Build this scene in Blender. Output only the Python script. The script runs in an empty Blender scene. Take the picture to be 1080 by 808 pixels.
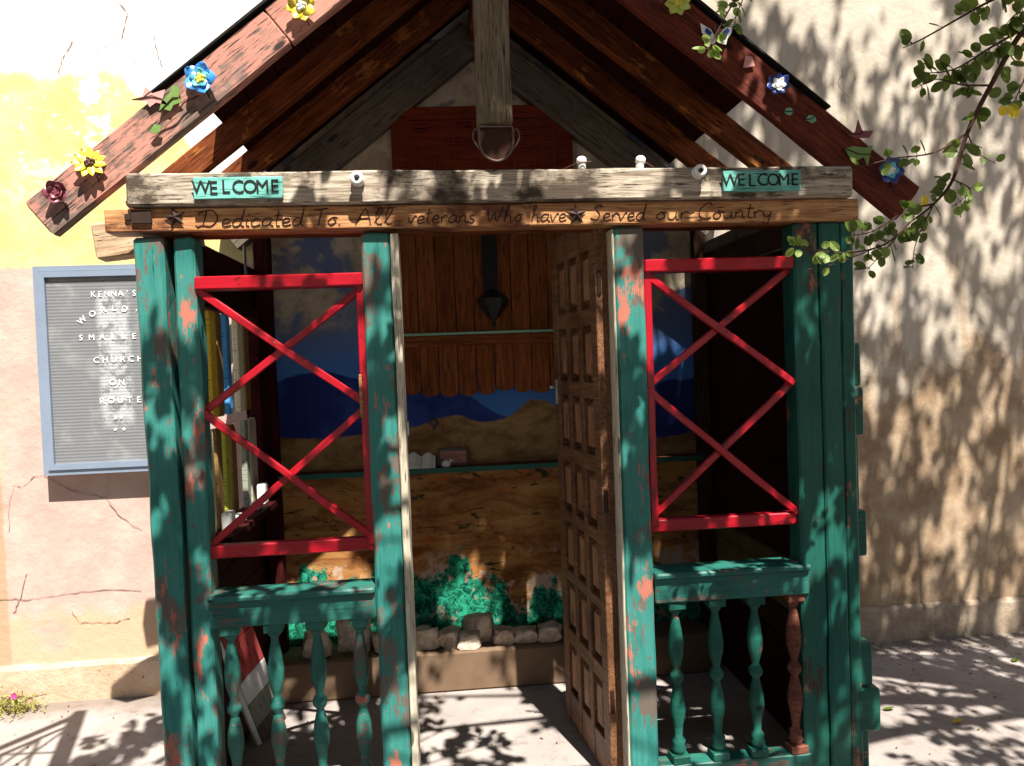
import bpy, math, random
from mathutils import Vector, Matrix, noise as mnoise
from math import sin, cos, pi, radians as rad
R = random.Random(7)
C = bpy.context.scene.collection
SC = bpy.context.scene

# ------------------------------------------------ camera, sky, sun, exposure
cam_d = bpy.data.cameras.new('camera'); cam = bpy.data.objects.new('camera', cam_d); C.objects.link(cam)
cam_d.sensor_width = 36; cam_d.lens = 26.83; cam_d.clip_start = .02; cam_d.clip_end = 500
ya, pt, ro = rad(5.17), rad(-1.75), rad(-2.09)
fw = Vector((sin(ya)*cos(pt), cos(ya)*cos(pt), sin(pt)))
r0 = Vector((cos(ya), -sin(ya), 0)); u0 = r0.cross(fw)
rr = cos(ro)*r0 + sin(ro)*u0; uu = -sin(ro)*r0 + cos(ro)*u0
m = Matrix((rr, uu, -fw)).transposed().to_4x4(); m.translation = (0, 0, 1.5)
cam.matrix_world = m; SC.camera = cam

AZ, EL = rad(16), rad(59.5)
SUN = Vector((sin(AZ)*cos(EL), -cos(AZ)*cos(EL), sin(EL)))
w = bpy.data.worlds.new('World'); SC.world = w; w.use_nodes = True
nt = w.node_tree; bg = nt.nodes['Background']
sky = nt.nodes.new('ShaderNodeTexSky'); sky.sky_type = 'NISHITA'; sky.sun_disc = False
sky.sun_elevation = EL; sky.sun_rotation = rad(180-16); sky.air_density = 1.0; sky.dust_density = 1.5
nt.links.new(sky.outputs[0], bg.inputs[0]); bg.inputs[1].default_value = .05
sl = bpy.data.lights.new('sun', 'SUN'); sl.energy = 5.0; sl.angle = rad(.42); sl.color = (1, .95, .86)
so = bpy.data.objects.new('sun', sl); C.objects.link(so); so.rotation_euler = SUN.to_track_quat('Z', 'Y').to_euler()
so.location = (3, -6, 9)
vs = SC.view_settings; vs.view_transform = 'Standard'; vs.look = 'None'; vs.gamma = 1; vs.exposure = 1.32
SC.display_settings.display_device = 'sRGB'

# ------------------------------------------------ node helper
class G:
    def __init__(s, name, rough=.85, spec=.25):
        s.m = bpy.data.materials.new(name); s.m.use_nodes = True; s.t = s.m.node_tree
        s.b = s.t.nodes['Principled BSDF']; s.b.inputs['Roughness'].default_value = rough
        s.b.inputs['Specular IOR Level'].default_value = spec
        s._co = None
    def n(s, k): return s.t.nodes.new(k)
    def put(s, sock, v):
        if isinstance(v, bpy.types.NodeSocket): s.t.links.new(v, sock)
        elif isinstance(v, (tuple, list)) and len(v) == 3 and sock.type == 'RGBA': sock.default_value = (*v, 1)
        else: sock.default_value = v
    def co(s, scale=(1, 1, 1), rnd=False, loc=(0, 0, 0)):
        tc = s.n('ShaderNodeTexCoord'); mp = s.n('ShaderNodeMapping')
        s.t.links.new(tc.outputs['Object'], mp.inputs[0]); mp.inputs['Scale'].default_value = scale; mp.inputs['Location'].default_value = loc
        if rnd:
            oi = s.n('ShaderNodeObjectInfo'); ml = s.n('ShaderNodeVectorMath'); ml.operation = 'SCALE'
            ml.inputs[0].default_value = (13, 7, 29); s.t.links.new(oi.outputs['Random'], ml.inputs['Scale'])
            s.t.links.new(ml.outputs[0], mp.inputs['Location'])
        return mp.outputs[0]
    def noise(s, vec, scale=5, detail=4, rough=.55, dist=0):
        k = s.n('ShaderNodeTexNoise'); s.put(k.inputs['Vector'], vec); k.inputs['Scale'].default_value = scale
        k.inputs['Detail'].default_value = detail; k.inputs['Roughness'].default_value = rough; k.inputs['Distortion'].default_value = dist
        return k.outputs[0]
    def voro(s, vec, scale=5, feat='DISTANCE_TO_EDGE'):
        k = s.n('ShaderNodeTexVoronoi'); k.feature = feat; s.put(k.inputs['Vector'], vec); k.inputs['Scale'].default_value = scale
        return k.outputs[0]
    def ma(s, op, a, b=0, c=None, clamp=False):
        k = s.n('ShaderNodeMath'); k.operation = op; k.use_clamp = clamp; s.put(k.inputs[0], a); s.put(k.inputs[1], b)
        if c is not None: s.put(k.inputs[2], c)
        return k.outputs[0]
    def step(s, v, lo, hi):
        k = s.n('ShaderNodeMapRange'); k.interpolation_type = 'SMOOTHSTEP'; s.put(k.inputs[0], v)
        s.put(k.inputs[1], lo); s.put(k.inputs[2], hi); return k.outputs[0]
    def mix(s, f, a, b):
        k = s.n('ShaderNodeMix'); k.data_type = 'RGBA'; s.put(k.inputs[0], f); s.put(k.inputs[6], a); s.put(k.inputs[7], b); return k.outputs[2]
    def xyz(s, v):
        k = s.n('ShaderNodeSeparateXYZ'); s.put(k.inputs[0], v); return k.outputs
    def curve(s, x, pts):      # piecewise curve through points, x and y in 0..1
        k = s.n('ShaderNodeFloatCurve'); s.put(k.inputs['Value'], x); cv = k.mapping.curves[0]
        while len(cv.points) < len(pts): cv.points.new(.5, .5)
        for p, q in zip(cv.points, sorted(pts)): p.location = q
        k.mapping.update(); return k.outputs[0]
    def col(s, c): s.put(s.b.inputs['Base Color'], c); return s
    def bump(s, h, st=.4, d=.01):
        k = s.n('ShaderNodeBump'); k.inputs['Strength'].default_value = st; k.inputs['Distance'].default_value = d
        s.put(k.inputs['Height'], h); s.t.links.new(k.outputs[0], s.b.inputs['Normal']); return s

def plain(name, c, rough=.6, spec=.3, metal=0, var=.25, scale=30):
    g = G(name, rough, spec); v = g.co(rnd=True); n = g.noise(v, scale, 4)
    g.col(g.mix(n, tuple(x*(1-var) for x in c), tuple(min(1, x*(1+var)) for x in c)))
    g.b.inputs['Metallic'].default_value = metal; g.bump(n, .15, .003); return g.m

def wood(name, dark, light, patch=None, pf=(.55, .7), ps=4, extra=None, ef=(.6, .68), es=9, rough=.8, grain=1.0, spec=.25, soft=0):
    """grain runs along local X"""
    g = G(name, rough, spec); v = g.co((1.2, 16, 16), rnd=True); v2 = g.co((1, 1.6, 1.6), rnd=True)
    gr = g.noise(v, 5, 6, .65, .6); fine = g.noise(g.co((3, 60, 60), rnd=True), 4, 3, .6)
    big = g.noise(v2, 3, 3)
    c = g.mix(g.step(g.ma('ADD', g.ma('MULTIPLY', gr, 1-soft*.7), g.ma('MULTIPLY', big, soft*.7)), .3, .7), dark, light)
    c = g.mix(g.ma('MULTIPLY', g.step(big, .45, .7), .45), c, tuple(x*.55 for x in dark))
    if patch:
        if soft: pf = (sum(pf)/2-.012, sum(pf)/2+.012)
        pm = g.step(g.ma('ADD', g.noise(v2, ps, 8, .72), g.ma('MULTIPLY', g.ma('SUBTRACT', gr, .5), .35 if soft else .25)), *pf)
        c = g.mix(pm, c, patch)
    if extra:
        em = g.step(g.ma('ADD', g.noise(g.co((1, 2.5, 2.5), rnd=True), es, 7, .7), g.ma('MULTIPLY', g.ma('SUBTRACT', fine, .5), .12)), *ef); c = g.mix(em, c, extra)
    crack = g.step(fine, .34-.08*soft, .42-.10*soft)
    c = g.mix(crack, tuple(x*.25 for x in dark), c)
    kn = g.step(g.voro(g.co((1.2, 3, 3), rnd=True), 2.2, 'F1'), .06, .1)
    c = g.mix(kn, tuple(x*.3 for x in dark), c)
    g.col(c); g.bump(g.ma('ADD', g.ma('MULTIPLY', gr, .5), g.ma('MULTIPLY', crack, .5)), .55*grain, .006); return g.m

# ------------------------------------------------ materials
M = {}
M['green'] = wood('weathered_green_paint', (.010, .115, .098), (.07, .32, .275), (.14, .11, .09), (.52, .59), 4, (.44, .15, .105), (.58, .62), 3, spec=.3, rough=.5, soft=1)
M['green2'] = wood('dimmed_green_paint', (.008, .075, .06), (.04, .215, .17), (.10, .08, .065), (.52, .62), 4, (.38, .12, .085), (.60, .66), 4, spec=.35, rough=.45, soft=1)  # railing green, lowered to its tone in shade
M['greenshade'] = wood('shaded_green_paint', (.003, .055, .038), (.018, .145, .105), (.05, .035, .025), (.54, .66), 4, (.28, .11, .07), (.62, .66), 4, spec=.3, rough=.5, soft=1)  # green copy with shade put into the colour, mainly for the right posts
M['brownbal'] = wood('bare_reddish_wood', (.12, .035, .02), (.26, .09, .06), (.03, .12, .09), (.62, .7), 7)
M['red'] = wood('red_paint', (.26, .002, .008), (.52, .006, .022), (.15, .003, .006), (.56, .68), 7, (.75, .42, .36), (.70, .74), 12, rough=.35, grain=.5, spec=.4, soft=1)
M['grey'] = wood('silvered_beam_wood', (.18, .135, .09), (.60, .51, .41), (.07, .05, .035), (.50, .60), 3)
M['honey'] = wood('honey_stained_wood', (.30, .10, .03), (.64, .35, .15), (.14, .04, .015), (.52, .62), 3, spec=.4, rough=.5)
M['king'] = wood('grey_post_wood', (.10, .075, .045), (.22, .17, .11))
M['bargeL'] = wood('grey_brown_board', (.13, .085, .07), (.26, .185, .155), (.46, .21, .16), (.49, .57), 2)
M['bargeP'] = wood('pink_painted_board', (.46, .20, .15), (.56, .28, .215), (.20, .12, .10), (.62, .72), 3, grain=.6)
M['bargeR'] = wood('red_brown_board', (.07, .010, .006), (.18, .034, .014), (.45, .22, .17), (.62, .68), 6)
M['rafter'] = wood('red_stained_rafter', (.08, .020, .007), (.24, .065, .018), (.38, .14, .035), (.56, .66), 6, rough=.6, spec=.12)
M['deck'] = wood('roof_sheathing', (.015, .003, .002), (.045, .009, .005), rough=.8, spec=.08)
M['ledger'] = wood('grey_ledger_board', (.10, .08, .06), (.17, .14, .11))
M['roofing'] = plain('black_roofing_felt', (.012, .011, .010), .9)
M['shut'] = wood('red_brown_shutter_planks', (.14, .035, .010), (.32, .10, .028), (.20, .11, .03), (.62, .75), 2, spec=.12)
M['shuthead'] = wood('red_header_plank', (.13, .020, .008), (.21, .038, .014), spec=.12)
M['door'] = wood('door_wood', (.10, .038, .016), (.27, .125, .06), (.06, .02, .01), (.55, .7), 3, spec=.4, rough=.5)
M['doorp'] = wood('door_panel_wood', (.22, .09, .04), (.46, .23, .12), (.12, .04, .02), (.6, .7), 4, spec=.4, rough=.5)
M['cream'] = wood('cream_painted_wood', (.42, .36, .26), (.72, .64, .50), (.2, .15, .1), (.66, .72), 8)
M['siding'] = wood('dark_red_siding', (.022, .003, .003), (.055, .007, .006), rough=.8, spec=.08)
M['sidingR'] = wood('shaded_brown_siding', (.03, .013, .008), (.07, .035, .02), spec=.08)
M['olive'] = wood('olive_board', (.10, .08, .02), (.18, .14, .05))
M['darkmetal'] = plain('rusty_dark_metal', (.045, .025, .018), .6, .5, .6)
M['rust'] = plain('rusted_brown_metal', (.075, .028, .015), .6, .4, .3)
M['steel'] = plain('galvanised_steel', (.45, .45, .44), .35, .5, .8)
M['whitecer'] = plain('white_porcelain', (.8, .78, .74), .25, .6, 0, .08)
M['black'] = plain('black_paint', (.012, .010, .010), .7)
M['ink'] = plain('dark_ink', (.035, .010, .006), .8)
M['oldmetal'] = plain('dull_old_metal', (.12, .085, .065), .45, .5, .7)
M['shaderust'] = plain('shaded_rusty_plate', (.045, .018, .010), .8, .15, 0, .4, 60)  # rust darkened further so the plate carries its shade in the colour
M['iron'] = plain('black_iron', (.02, .02, .02), .5, .5, .5)
M['pcream'] = plain('paper', (.78, .74, .62), .8)
M['teal'] = wood('teal_plaque_paint', (.13, .42, .36), (.20, .55, .48), (.08, .22, .18), (.62, .7), 12, grain=.5)
M['blueframe'] = plain('blue_grey_aluminium', (.26, .32, .42), .4, .5, .3, .12, 12)
M['boardside'] = plain('tan_frame_side', (.30, .18, .10), .6)
M['white'] = plain('white_paint', (.78, .78, .76), .5, .3, 0, .06)
for n, c in dict(yellow=(.72, .58, .06), sunyellow=(.80, .62, .05), skyblue=(.05, .26, .68), navy=(.02, .05, .26), maroon=(.22, .05, .07), pinkrose=(.62, .30, .27), lime=(.52, .58, .10), leafgreen=(.16, .26, .07), mint=(.20, .42, .28), copper=(.30, .08, .03), cyan=(.12, .50, .65)).items():
    M[n] = plain('enamel_'+n, c, .35, .6, 0, .2, 40)
for n, c in dict(slatyellow=(.78, .56, .05), slatblue=(.08, .36, .75), slatcream=(.85, .78, .52), slatbrown=(.25, .15, .05), slatlime=(.50, .52, .06), slatgrey=(.30, .32, .25)).items():
    M[n] = wood('painted_'+n, tuple(x*.85 for x in c), c, grain=.4)

def leafmat(name, a, b, tr=.35):
    g = G(name, .45, .4); v = g.noise(g.co(), 9, 3); c = g.mix(v, a, b); g.col(c)
    tl = g.n('ShaderNodeBsdfTranslucent'); g.put(tl.inputs[0], g.mix(v, tuple(x*1.6 for x in a), tuple(x*1.7 for x in b)))
    mx = g.n('ShaderNodeMixShader'); mx.inputs[0].default_value = tr
    g.t.links.new(g.b.outputs[0], mx.inputs[1]); g.t.links.new(tl.outputs[0], mx.inputs[2])
    g.t.links.new(mx.outputs[0], g.t.nodes['Material Output'].inputs[0]); return g.m
M['leaf'] = leafmat('green_leaf', (.045, .085, .014), (.15, .20, .035))
M['darkleaf'] = leafmat('dark_green_leaf', (.02, .04, .012), (.04, .07, .02), .15)
M['leaf2'] = leafmat('pale_green_leaf', (.15, .24, .045), (.28, .36, .09))
M['leafy'] = leafmat('yellow_leaf', (.55, .42, .03), (.65, .55, .05))
M['plant'] = leafmat('weedy_leaf', (.25, .26, .06), (.40, .38, .12))
M['bark'] = plain('brown_bark', (.07, .035, .025), .9, .2, 0, .4)

def make_wall():
    g = G('painted_plaster', .92, .1); v = g.co(); x, y, z = g.xyz(v)
    nb = g.noise(v, 1.6, 4, .6); nm = g.noise(v, 7, 5, .65); nf = g.noise(v, 45, 4, .7)
    wig = g.ma('MULTIPLY', g.ma('SUBTRACT', nm, .5), .25)
    zz = g.ma('ADD', z, wig)
    pink = g.mix(g.step(nm, .35, .7), (.49, .33, .285), (.54, .40, .35))
    pink = g.mix(g.step(nb, .52, .7), pink, (.56, .41, .31))
    lowpatch = g.ma('MULTIPLY', g.step(zz, .46, .38), g.step(nb, .40, .5)); pink = g.mix(lowpatch, pink, (.54, .37, .25))
    yel = g.mix(g.step(nm, .35, .7), (.57, .49, .20), (.58, .53, .30))
    yel = g.mix(g.ma('MULTIPLY', g.step(g.noise(g.co((6, 6, 1)), 5, 4, .6), .58, .72), .6), yel, (.62, .40, .15))
    c = g.mix(g.step(g.ma('ADD', z, g.ma('MULTIPLY', wig, .3)), 1.985, 2.01), pink, yel)
    # white wash over the yellow, its edge running down to the right
    lim = g.ma('SUBTRACT', 2.88, g.ma('MULTIPLY', g.ma('MAXIMUM', g.ma('ADD', x, 1.42), 0), 1.15))
    whitec = g.mix(g.step(nm, .3, .75), (.80, .80, .78), (.84, .84, .82))
    d = g.ma('SUBTRACT', g.ma('ADD', z, g.ma('MULTIPLY', wig, .8)), lim)
    c = g.mix(g.step(d, -.01, .03), c, whitec)
    c = g.mix(g.ma('MULTIPLY', g.step(d, -.05, .01), g.step(g.ma('ABSOLUTE', d), .06, .0)), c, (.80, .78, .62))
    wp = g.ma('MULTIPLY', g.step(g.noise(v, 3.4, 7, .75), .56, .60), g.step(z, 2.1, 2.7)); c = g.mix(g.ma('MULTIPLY', wp, g.step(x, .1, .0)), c, (.72, .70, .62))
    # left corner strip, browner
    strip = g.ma('MULTIPLY', g.step(g.ma('ADD', x, g.ma('MULTIPLY', wig, .15)), -2.015, -2.03), g.step(zz, 2.02, 1.9))
    c = g.mix(strip, c, g.mix(g.step(zz, .95, 1.25), (.42, .29, .19), (.60, .53, .30)))
    # flaking spots on the white
    fl = g.ma('MULTIPLY', g.step(g.noise(v, 14, 3, .8), .66, .70), g.step(z, 2.85, 2.95))
    fl = g.ma('MULTIPLY', fl, g.step(g.noise(v, 2.1, 2, .5), .5, .58))
    c = g.mix(fl, c, (.28, .16, .12))
    # right hand side: old tan render
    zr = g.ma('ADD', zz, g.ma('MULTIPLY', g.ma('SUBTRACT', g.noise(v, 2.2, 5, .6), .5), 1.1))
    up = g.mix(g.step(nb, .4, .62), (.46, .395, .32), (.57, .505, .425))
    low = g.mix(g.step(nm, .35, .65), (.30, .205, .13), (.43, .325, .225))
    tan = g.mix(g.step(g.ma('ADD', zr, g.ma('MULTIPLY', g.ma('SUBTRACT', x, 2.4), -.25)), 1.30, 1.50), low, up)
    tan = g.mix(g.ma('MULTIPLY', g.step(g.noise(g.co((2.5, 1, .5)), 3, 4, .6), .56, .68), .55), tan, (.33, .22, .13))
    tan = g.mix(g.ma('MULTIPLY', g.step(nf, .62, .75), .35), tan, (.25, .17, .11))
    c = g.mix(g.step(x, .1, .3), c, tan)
    # hairline cracks
    wv = g.n('ShaderNodeVectorMath'); wv.operation = 'ADD'; g.put(wv.inputs[0], v)
    nc = g.n('ShaderNodeTexNoise'); g.put(nc.inputs[0], v); nc.inputs['Scale'].default_value = 3; nc.inputs['Detail'].default_value = 5
    sc = g.n('ShaderNodeVectorMath'); sc.operation = 'SCALE'; g.put(sc.inputs[0], nc.outputs['Color']); sc.inputs['Scale'].default_value = .5
    g.put(wv.inputs[1], sc.outputs[0])
    ck = g.ma('MULTIPLY', g.step(g.voro(wv.outputs[0], 1.3), .006, .002), g.step(g.noise(v, 1.1, 2), .56, .62))
    ck = g.ma('MULTIPLY', ck, g.step(x, .1, .3)); c = g.mix(g.ma('MULTIPLY', ck, .6), c, (.25, .15, .1))
    g.col(c); g.bump(g.ma('ADD', g.ma('MULTIPLY', nb, 2.5), g.ma('ADD', g.ma('MULTIPLY', nm, .7), g.ma('SUBTRACT', g.ma('MULTIPLY', nf, .25), ck))), .7, .012)
    return g.m
M['wall'] = make_wall()

def make_base():
    g = G('base_course_concrete', .95, .1); v = g.co(); x = g.xyz(v)[0]; n = g.noise(v, 6, 6, .7); f = g.noise(v, 40, 4, .7)
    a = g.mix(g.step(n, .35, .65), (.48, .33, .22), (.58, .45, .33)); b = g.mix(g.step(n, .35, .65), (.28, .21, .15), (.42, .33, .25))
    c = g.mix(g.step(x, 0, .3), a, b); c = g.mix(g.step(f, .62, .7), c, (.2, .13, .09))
    g.col(c); g.bump(g.ma('ADD', n, g.ma('MULTIPLY', f, .4)), .8, .012); return g.m
M['base'] = make_base()

def make_ground():
    g = G('concrete_paving', .9, .15); v = g.co(); n = g.noise(v, 1.3, 5, .6); mnn = g.noise(v, 9, 5, .7); f = g.noise(v, 70, 3, .7)
    c = g.mix(g.step(n, .35, .65), (.29, .25, .232), (.37, .33, .31))
    c = g.mix(g.ma('MULTIPLY', g.step(mnn, .52, .7), .5), c, (.14, .11, .09))
    c = g.mix(g.ma('MULTIPLY', g.step(f, .6, .7), .5), c, (.15, .12, .10))
    dirt = g.ma('MULTIPLY', g.step(g.ma('ADD', g.xyz(v)[1], g.ma('MULTIPLY', mnn, .25)), 3.55, 3.75), .6); c = g.mix(dirt, c, (.13, .09, .06))
    g.col(c); g.bump(g.ma('ADD', mnn, g.ma('MULTIPLY', f, .5)), .5, .008); return g.m
M['ground'] = make_ground()

def make_mural():
    g = G('painted_desert_mural', .9, .06); v = g.co(); x, y, z = g.xyz(v)
    wob = g.ma('MULTIPLY', g.ma('SUBTRACT', g.noise(v, 6, 4, .6), .5), .06)
    zz = g.ma('ADD', z, wob)
    u = g.ma('DIVIDE', g.ma('ADD', x, .9), 2.3)
    X = lambda a: (a+.9)/2.3
    Z = lambda a: a-.8           # 0..1 <-> .8..1.8
    n1 = g.noise(v, 3.2, 5, .6, .4)
    skyc = g.mix(g.step(z, 2.5, 1.3), (.22, .22, .25), (.16, .22, .40))
    skyc = g.mix(g.step(g.noise(v, 1.4, 2), .45, .6), skyc, (.12, .17, .33))
    cl = g.ma('MULTIPLY', g.step(g.ma('ADD', n1, g.ma('MULTIPLY', g.ma('SUBTRACT', z, 2.0), .10)), .46, .54), g.step(z, 1.62, 1.75))
    skyc = g.mix(cl, skyc, g.mix(g.step(g.noise(v, 8, 4, .7), .4, .65), (.42, .34, .24), (.62, .54, .42)))
    low = g.mix(g.step(z, 1.7, 1.45), skyc, (.07, .21, .58))
    m1 = g.curve(u, [(0, Z(1.36)), (X(-.62), Z(1.47)), (X(-.4), Z(1.44)), (X(-.12), Z(1.40)), (X(.1), Z(1.34)), (X(.28), Z(1.24)), (X(.6), Z(1.2)), (X(.95), Z(1.3)), (X(1.15), Z(1.38)), (1, Z(1.3))])
    c = g.mix(g.step(g.ma('SUBTRACT', g.ma('SUBTRACT', zz, .8), m1), .006, -.006), low, g.mix(g.step(g.noise(v, 5, 3), .4, .6), (.022, .035, .17), (.035, .065, .27)))
    m2 = g.curve(u, [(0, Z(1.2)), (X(-.5), Z(1.16)), (X(-.15), Z(1.20)), (X(.05), Z(1.24)), (X(.2), Z(1.20)), (X(.32), Z(1.24)), (X(.43), Z(1.30)), (X(.56), Z(1.26)), (X(.8), Z(1.12)), (X(1.1), Z(1.1)), (1, Z(1.15))])
    hill = g.mix(g.step(g.noise(g.co((1, 1, 1.6)), 5, 8, .72, .4), .35, .65), (.17, .085, .035), (.40, .25, .11))
    c = g.mix(g.step(g.ma('SUBTRACT', g.ma('SUBTRACT', zz, .8), m2), .006, -.006), c, hill)
    st = g.noise(g.co((1, 1, 3)), 2.6, 9, .72, .5)
    des = g.mix(g.step(st, .35, .65), (.20, .065, .02), (.54, .28, .10))
    des = g.mix(g.step(g.noise(g.co((1, 1, 3)), 7, 6, .75, .6), .56, .62), des, (.05, .045, .02))
    des = g.mix(g.step(g.noise(g.co((1, 1, 4), loc=(3, 0, 2)), 3, 4, .7, .6), .58, .68), des, (.48, .13, .03))
    c = g.mix(g.step(zz, .985, .965), c, des)
    # painted rocks and bushes along the foot
    rk = g.ma('MULTIPLY', g.step(zz, .62, .52), g.step(g.noise(v, 5, 4, .7), .5, .56)); c = g.mix(rk, c, (.50, .36, .28))
    bh = g.noise(g.co((1, 1, .01)), 2.6, 3, .6)
    bushz = g.ma('ADD', .34, g.ma('MULTIPLY', g.ma('SUBTRACT', bh, .46), 1.5))
    bm = g.step(g.ma('SUBTRACT', g.ma('ADD', z, g.ma('MULTIPLY', g.ma('SUBTRACT', g.noise(v, 16, 4, .8), .5), .3)), bushz), .02, -.02)
    bush = g.mix(g.step(g.noise(v, 26, 6, .85, .8), .42, .6), (.003, .05, .03), (.03, .33, .20))
    bush = g.mix(g.step(g.noise(v, 9, 3, .8), .56, .64), bush, (.36, .24, .18))
    c = g.mix(bm, g.mix(.12, c, (0, 0, 0)), bush)
    g.col(c); g.bump(g.ma('ADD', g.noise(v, 30, 4, .7), g.noise(v, 4, 3)), .4, .006); return g.m
M['mural'] = make_mural()

def make_felt():
    g = G('grooved_letter_panel', .38, .5); v = g.co(); x, y, z = g.xyz(v)
    s = g.ma('SINE', g.ma('MULTIPLY', z, 2*pi/.0145)); n = g.noise(v, 8, 4)
    c = g.mix(g.step(s, -.3, .6), (.165, .17, .18), (.195, .20, .21)); c = g.mix(g.ma('MULTIPLY', g.step(n, .5, .7), .4), c, (.36, .36, .36))
    glare = g.ma('MULTIPLY', g.ma('MULTIPLY', g.step(g.ma('ABSOLUTE', g.ma('ADD', x, 1.47)), .085, .05), g.step(g.ma('ABSOLUTE', g.ma('SUBTRACT', z, 1.57)), .34, .26)), g.step(g.noise(v, 18, 4, .7), .38, .55))  # pale glass glare painted into the panel colour
    c = g.mix(g.ma('MULTIPLY', glare, .5), c, (.60, .63, .64)); g.col(c); g.bump(s, .2, .002); return g.m
M['felt'] = make_felt()

def make_stone():
    g = G('pale_rock', .9, .15); v = g.co(rnd=True); n = g.noise(v, 14, 6, .7)
    g.col(g.mix(g.step(n, .35, .65), (.40, .29, .21), (.66, .54, .44))); g.bump(n, .8, .012); return g.m
M['rock'] = make_stone()
M['curb'] = plain('brown_concrete', (.17, .11, .07), .9, .15, 0, .35, 12)  # brown concrete, darkened to stand in for the beam's shadow
M['bushleaf'] = leafmat('plastic_green_leaf', (.006, .10, .05), (.03, .30, .18), .25)

# ------------------------------------------------ object helpers (world matrices are kept so parents can sit anywhere)
WM = {}
def link(o, parent=None, wm=None):
    C.objects.link(o); wm = wm or Matrix(); WM[o.name] = wm
    if parent is not None:
        o.parent = parent; o.matrix_parent_inverse = WM[parent.name].inverted()
    o.matrix_basis = wm; return o
def thing(name, label, cat, loc=(0, 0, 0), group=None):
    o = bpy.data.objects.new(name, None); o.empty_display_size = .1
    link(o, None, Matrix.Translation(loc)); return tag(o, label, cat, group)
def tag(o, label=None, cat=None, group=None, kind=None):
    if label: o['label'] = label
    if cat: o['category'] = cat
    if group: o['group'] = group
    if kind: o['kind'] = kind
    return o
def obj(name, vf, mat, parent=None, wm=None, smooth=False):
    me = bpy.data.meshes.new(name); me.from_pydata([tuple(p) for p in vf[0]], [], vf[1]); me.update()
    import bmesh
    bm = bmesh.new(); bm.from_mesh(me); bmesh.ops.recalc_face_normals(bm, faces=bm.faces); bm.to_mesh(me); bm.free()
    if smooth: me.polygons.foreach_set('use_smooth', [True]*len(me.polygons))
    for k in (mat if isinstance(mat, (list, tuple)) else [mat]): me.materials.append(M[k] if isinstance(k, str) else k)
    return link(bpy.data.objects.new(name, me), parent, wm)
def join(*vfs):
    V, F = [], []
    for v, f in vfs:
        o = len(V); V += list(v); F += [tuple(i+o for i in q) for q in f]
    return V, F
def tr(vf, mat): return [mat @ Vector(p) for p in vf[0]], vf[1]
def beam(L, w, h, bev=.004, wob=0, seg=None, seed=0, taper=0):
    """bevelled bar along +X from 0 to L, w in Y, h in Z, centred"""
    n = seg or (max(2, int(L/.06)) if wob else 1); V = []; F = []
    b = bev
    prof = [(-w/2+b, -h/2), (w/2-b, -h/2), (w/2, -h/2+b), (w/2, h/2-b), (w/2-b, h/2), (-w/2+b, h/2), (-w/2, h/2-b), (-w/2, -h/2+b)]
    rings = [(0, 1-2*b/max(w, .001))] + [(L*i/n, 1) for i in range(n+1)] + [(L, 1-2*b/max(w, .001))]
    rings[1] = (b, 1); rings[-2] = (L-b, 1)
    for x, s in rings:
        for k, (py, pz) in enumerate(prof):
            if wob:
                q = Vector((x*5+seed*3.7, py*18, pz*18+seed)); d = mnoise.noise(q)*wob; e = mnoise.noise(q+Vector((9, 5, 2)))*wob
                e2 = mnoise.noise(Vector((x*1.3+seed, 3, 7)))*wob*1.5
            else: d = e = e2 = 0
            V.append((x, py*s+d+e2, pz*s+e))
    R_ = len(rings)
    for i in range(R_-1):
        for k in range(8):
            a = i*8+k; c = i*8+(k+1) % 8; F.append((a, c, c+8, a+8))
    F.append(tuple(range(7, -1, -1))); F.append(tuple((R_-1)*8+k for k in range(8)))
    return V, F
def box(x0, x1, y0, y1, z0, z1, b=.003):
    return tr(beam(x1-x0, y1-y0, z1-z0, b), Matrix.Translation((x0, (y0+y1)/2, (z0+z1)/2)))
def frame(p0, p1, up=(0, -1, 0)):
    """matrix with local X along p0->p1 and local Y close to -up... local Z = cross"""
    p0 = Vector(p0); x = (Vector(p1)-p0); L = x.length; x.normalize(); y = Vector(up); y = (y-x*y.dot(x)).normalized(); z = x.cross(y)
    m = Matrix((x, y, z)).transposed().to_4x4(); m.translation = p0; return m, L
def bar(name, p0, p1, wy, wz, mat, parent=None, bev=.004, wob=0, up=(0, -1, 0), seed=0):
    """bar with size wy along 'up' and wz across"""
    m, L = frame(p0, p1, up); return obj(name, beam(L, wy, wz, bev, wob, seed=seed), mat, parent, m)
def tube(pts, rad_, n=6):
    pts = [Vector(p) for p in pts]; V = []; F = []; u = None
    if not isinstance(rad_, (list, tuple)): rad_ = [rad_]*len(pts)
    for i, p in enumerate(pts):
        d = (pts[min(i+1, len(pts)-1)]-pts[max(i-1, 0)]).normalized()
        if u is None: u = d.orthogonal().normalized()
        else: u = (u-d*u.dot(d)).normalized() if (u-d*u.dot(d)).length > 1e-6 else d.orthogonal().normalized()
        w_ = d.cross(u)
        for k in range(n): V.append(p+(u*cos(2*pi*k/n)+w_*sin(2*pi*k/n))*rad_[i])
    for i in range(len(pts)-1):
        for k in range(n): F.append((i*n+k, i*n+(k+1) % n, (i+1)*n+(k+1) % n, (i+1)*n+k))
    F.append(tuple(range(n-1, -1, -1))); F.append(tuple((len(pts)-1)*n+k for k in range(n)))
    return V, F
def lathe(prof, n=16, axis='Z'):
    V = []; F = []
    for r, z in prof:
        for k in range(n):
            a = 2*pi*k/n; V.append((r*cos(a), r*sin(a), z))
    for i in range(len(prof)-1):
        for k in range(n): F.append((i*n+k, i*n+(k+1) % n, (i+1)*n+(k+1) % n, (i+1)*n+k))
    F.append(tuple(range(n-1, -1, -1))); F.append(tuple((len(prof)-1)*n+k for k in range(n)))
    return V, F
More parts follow.
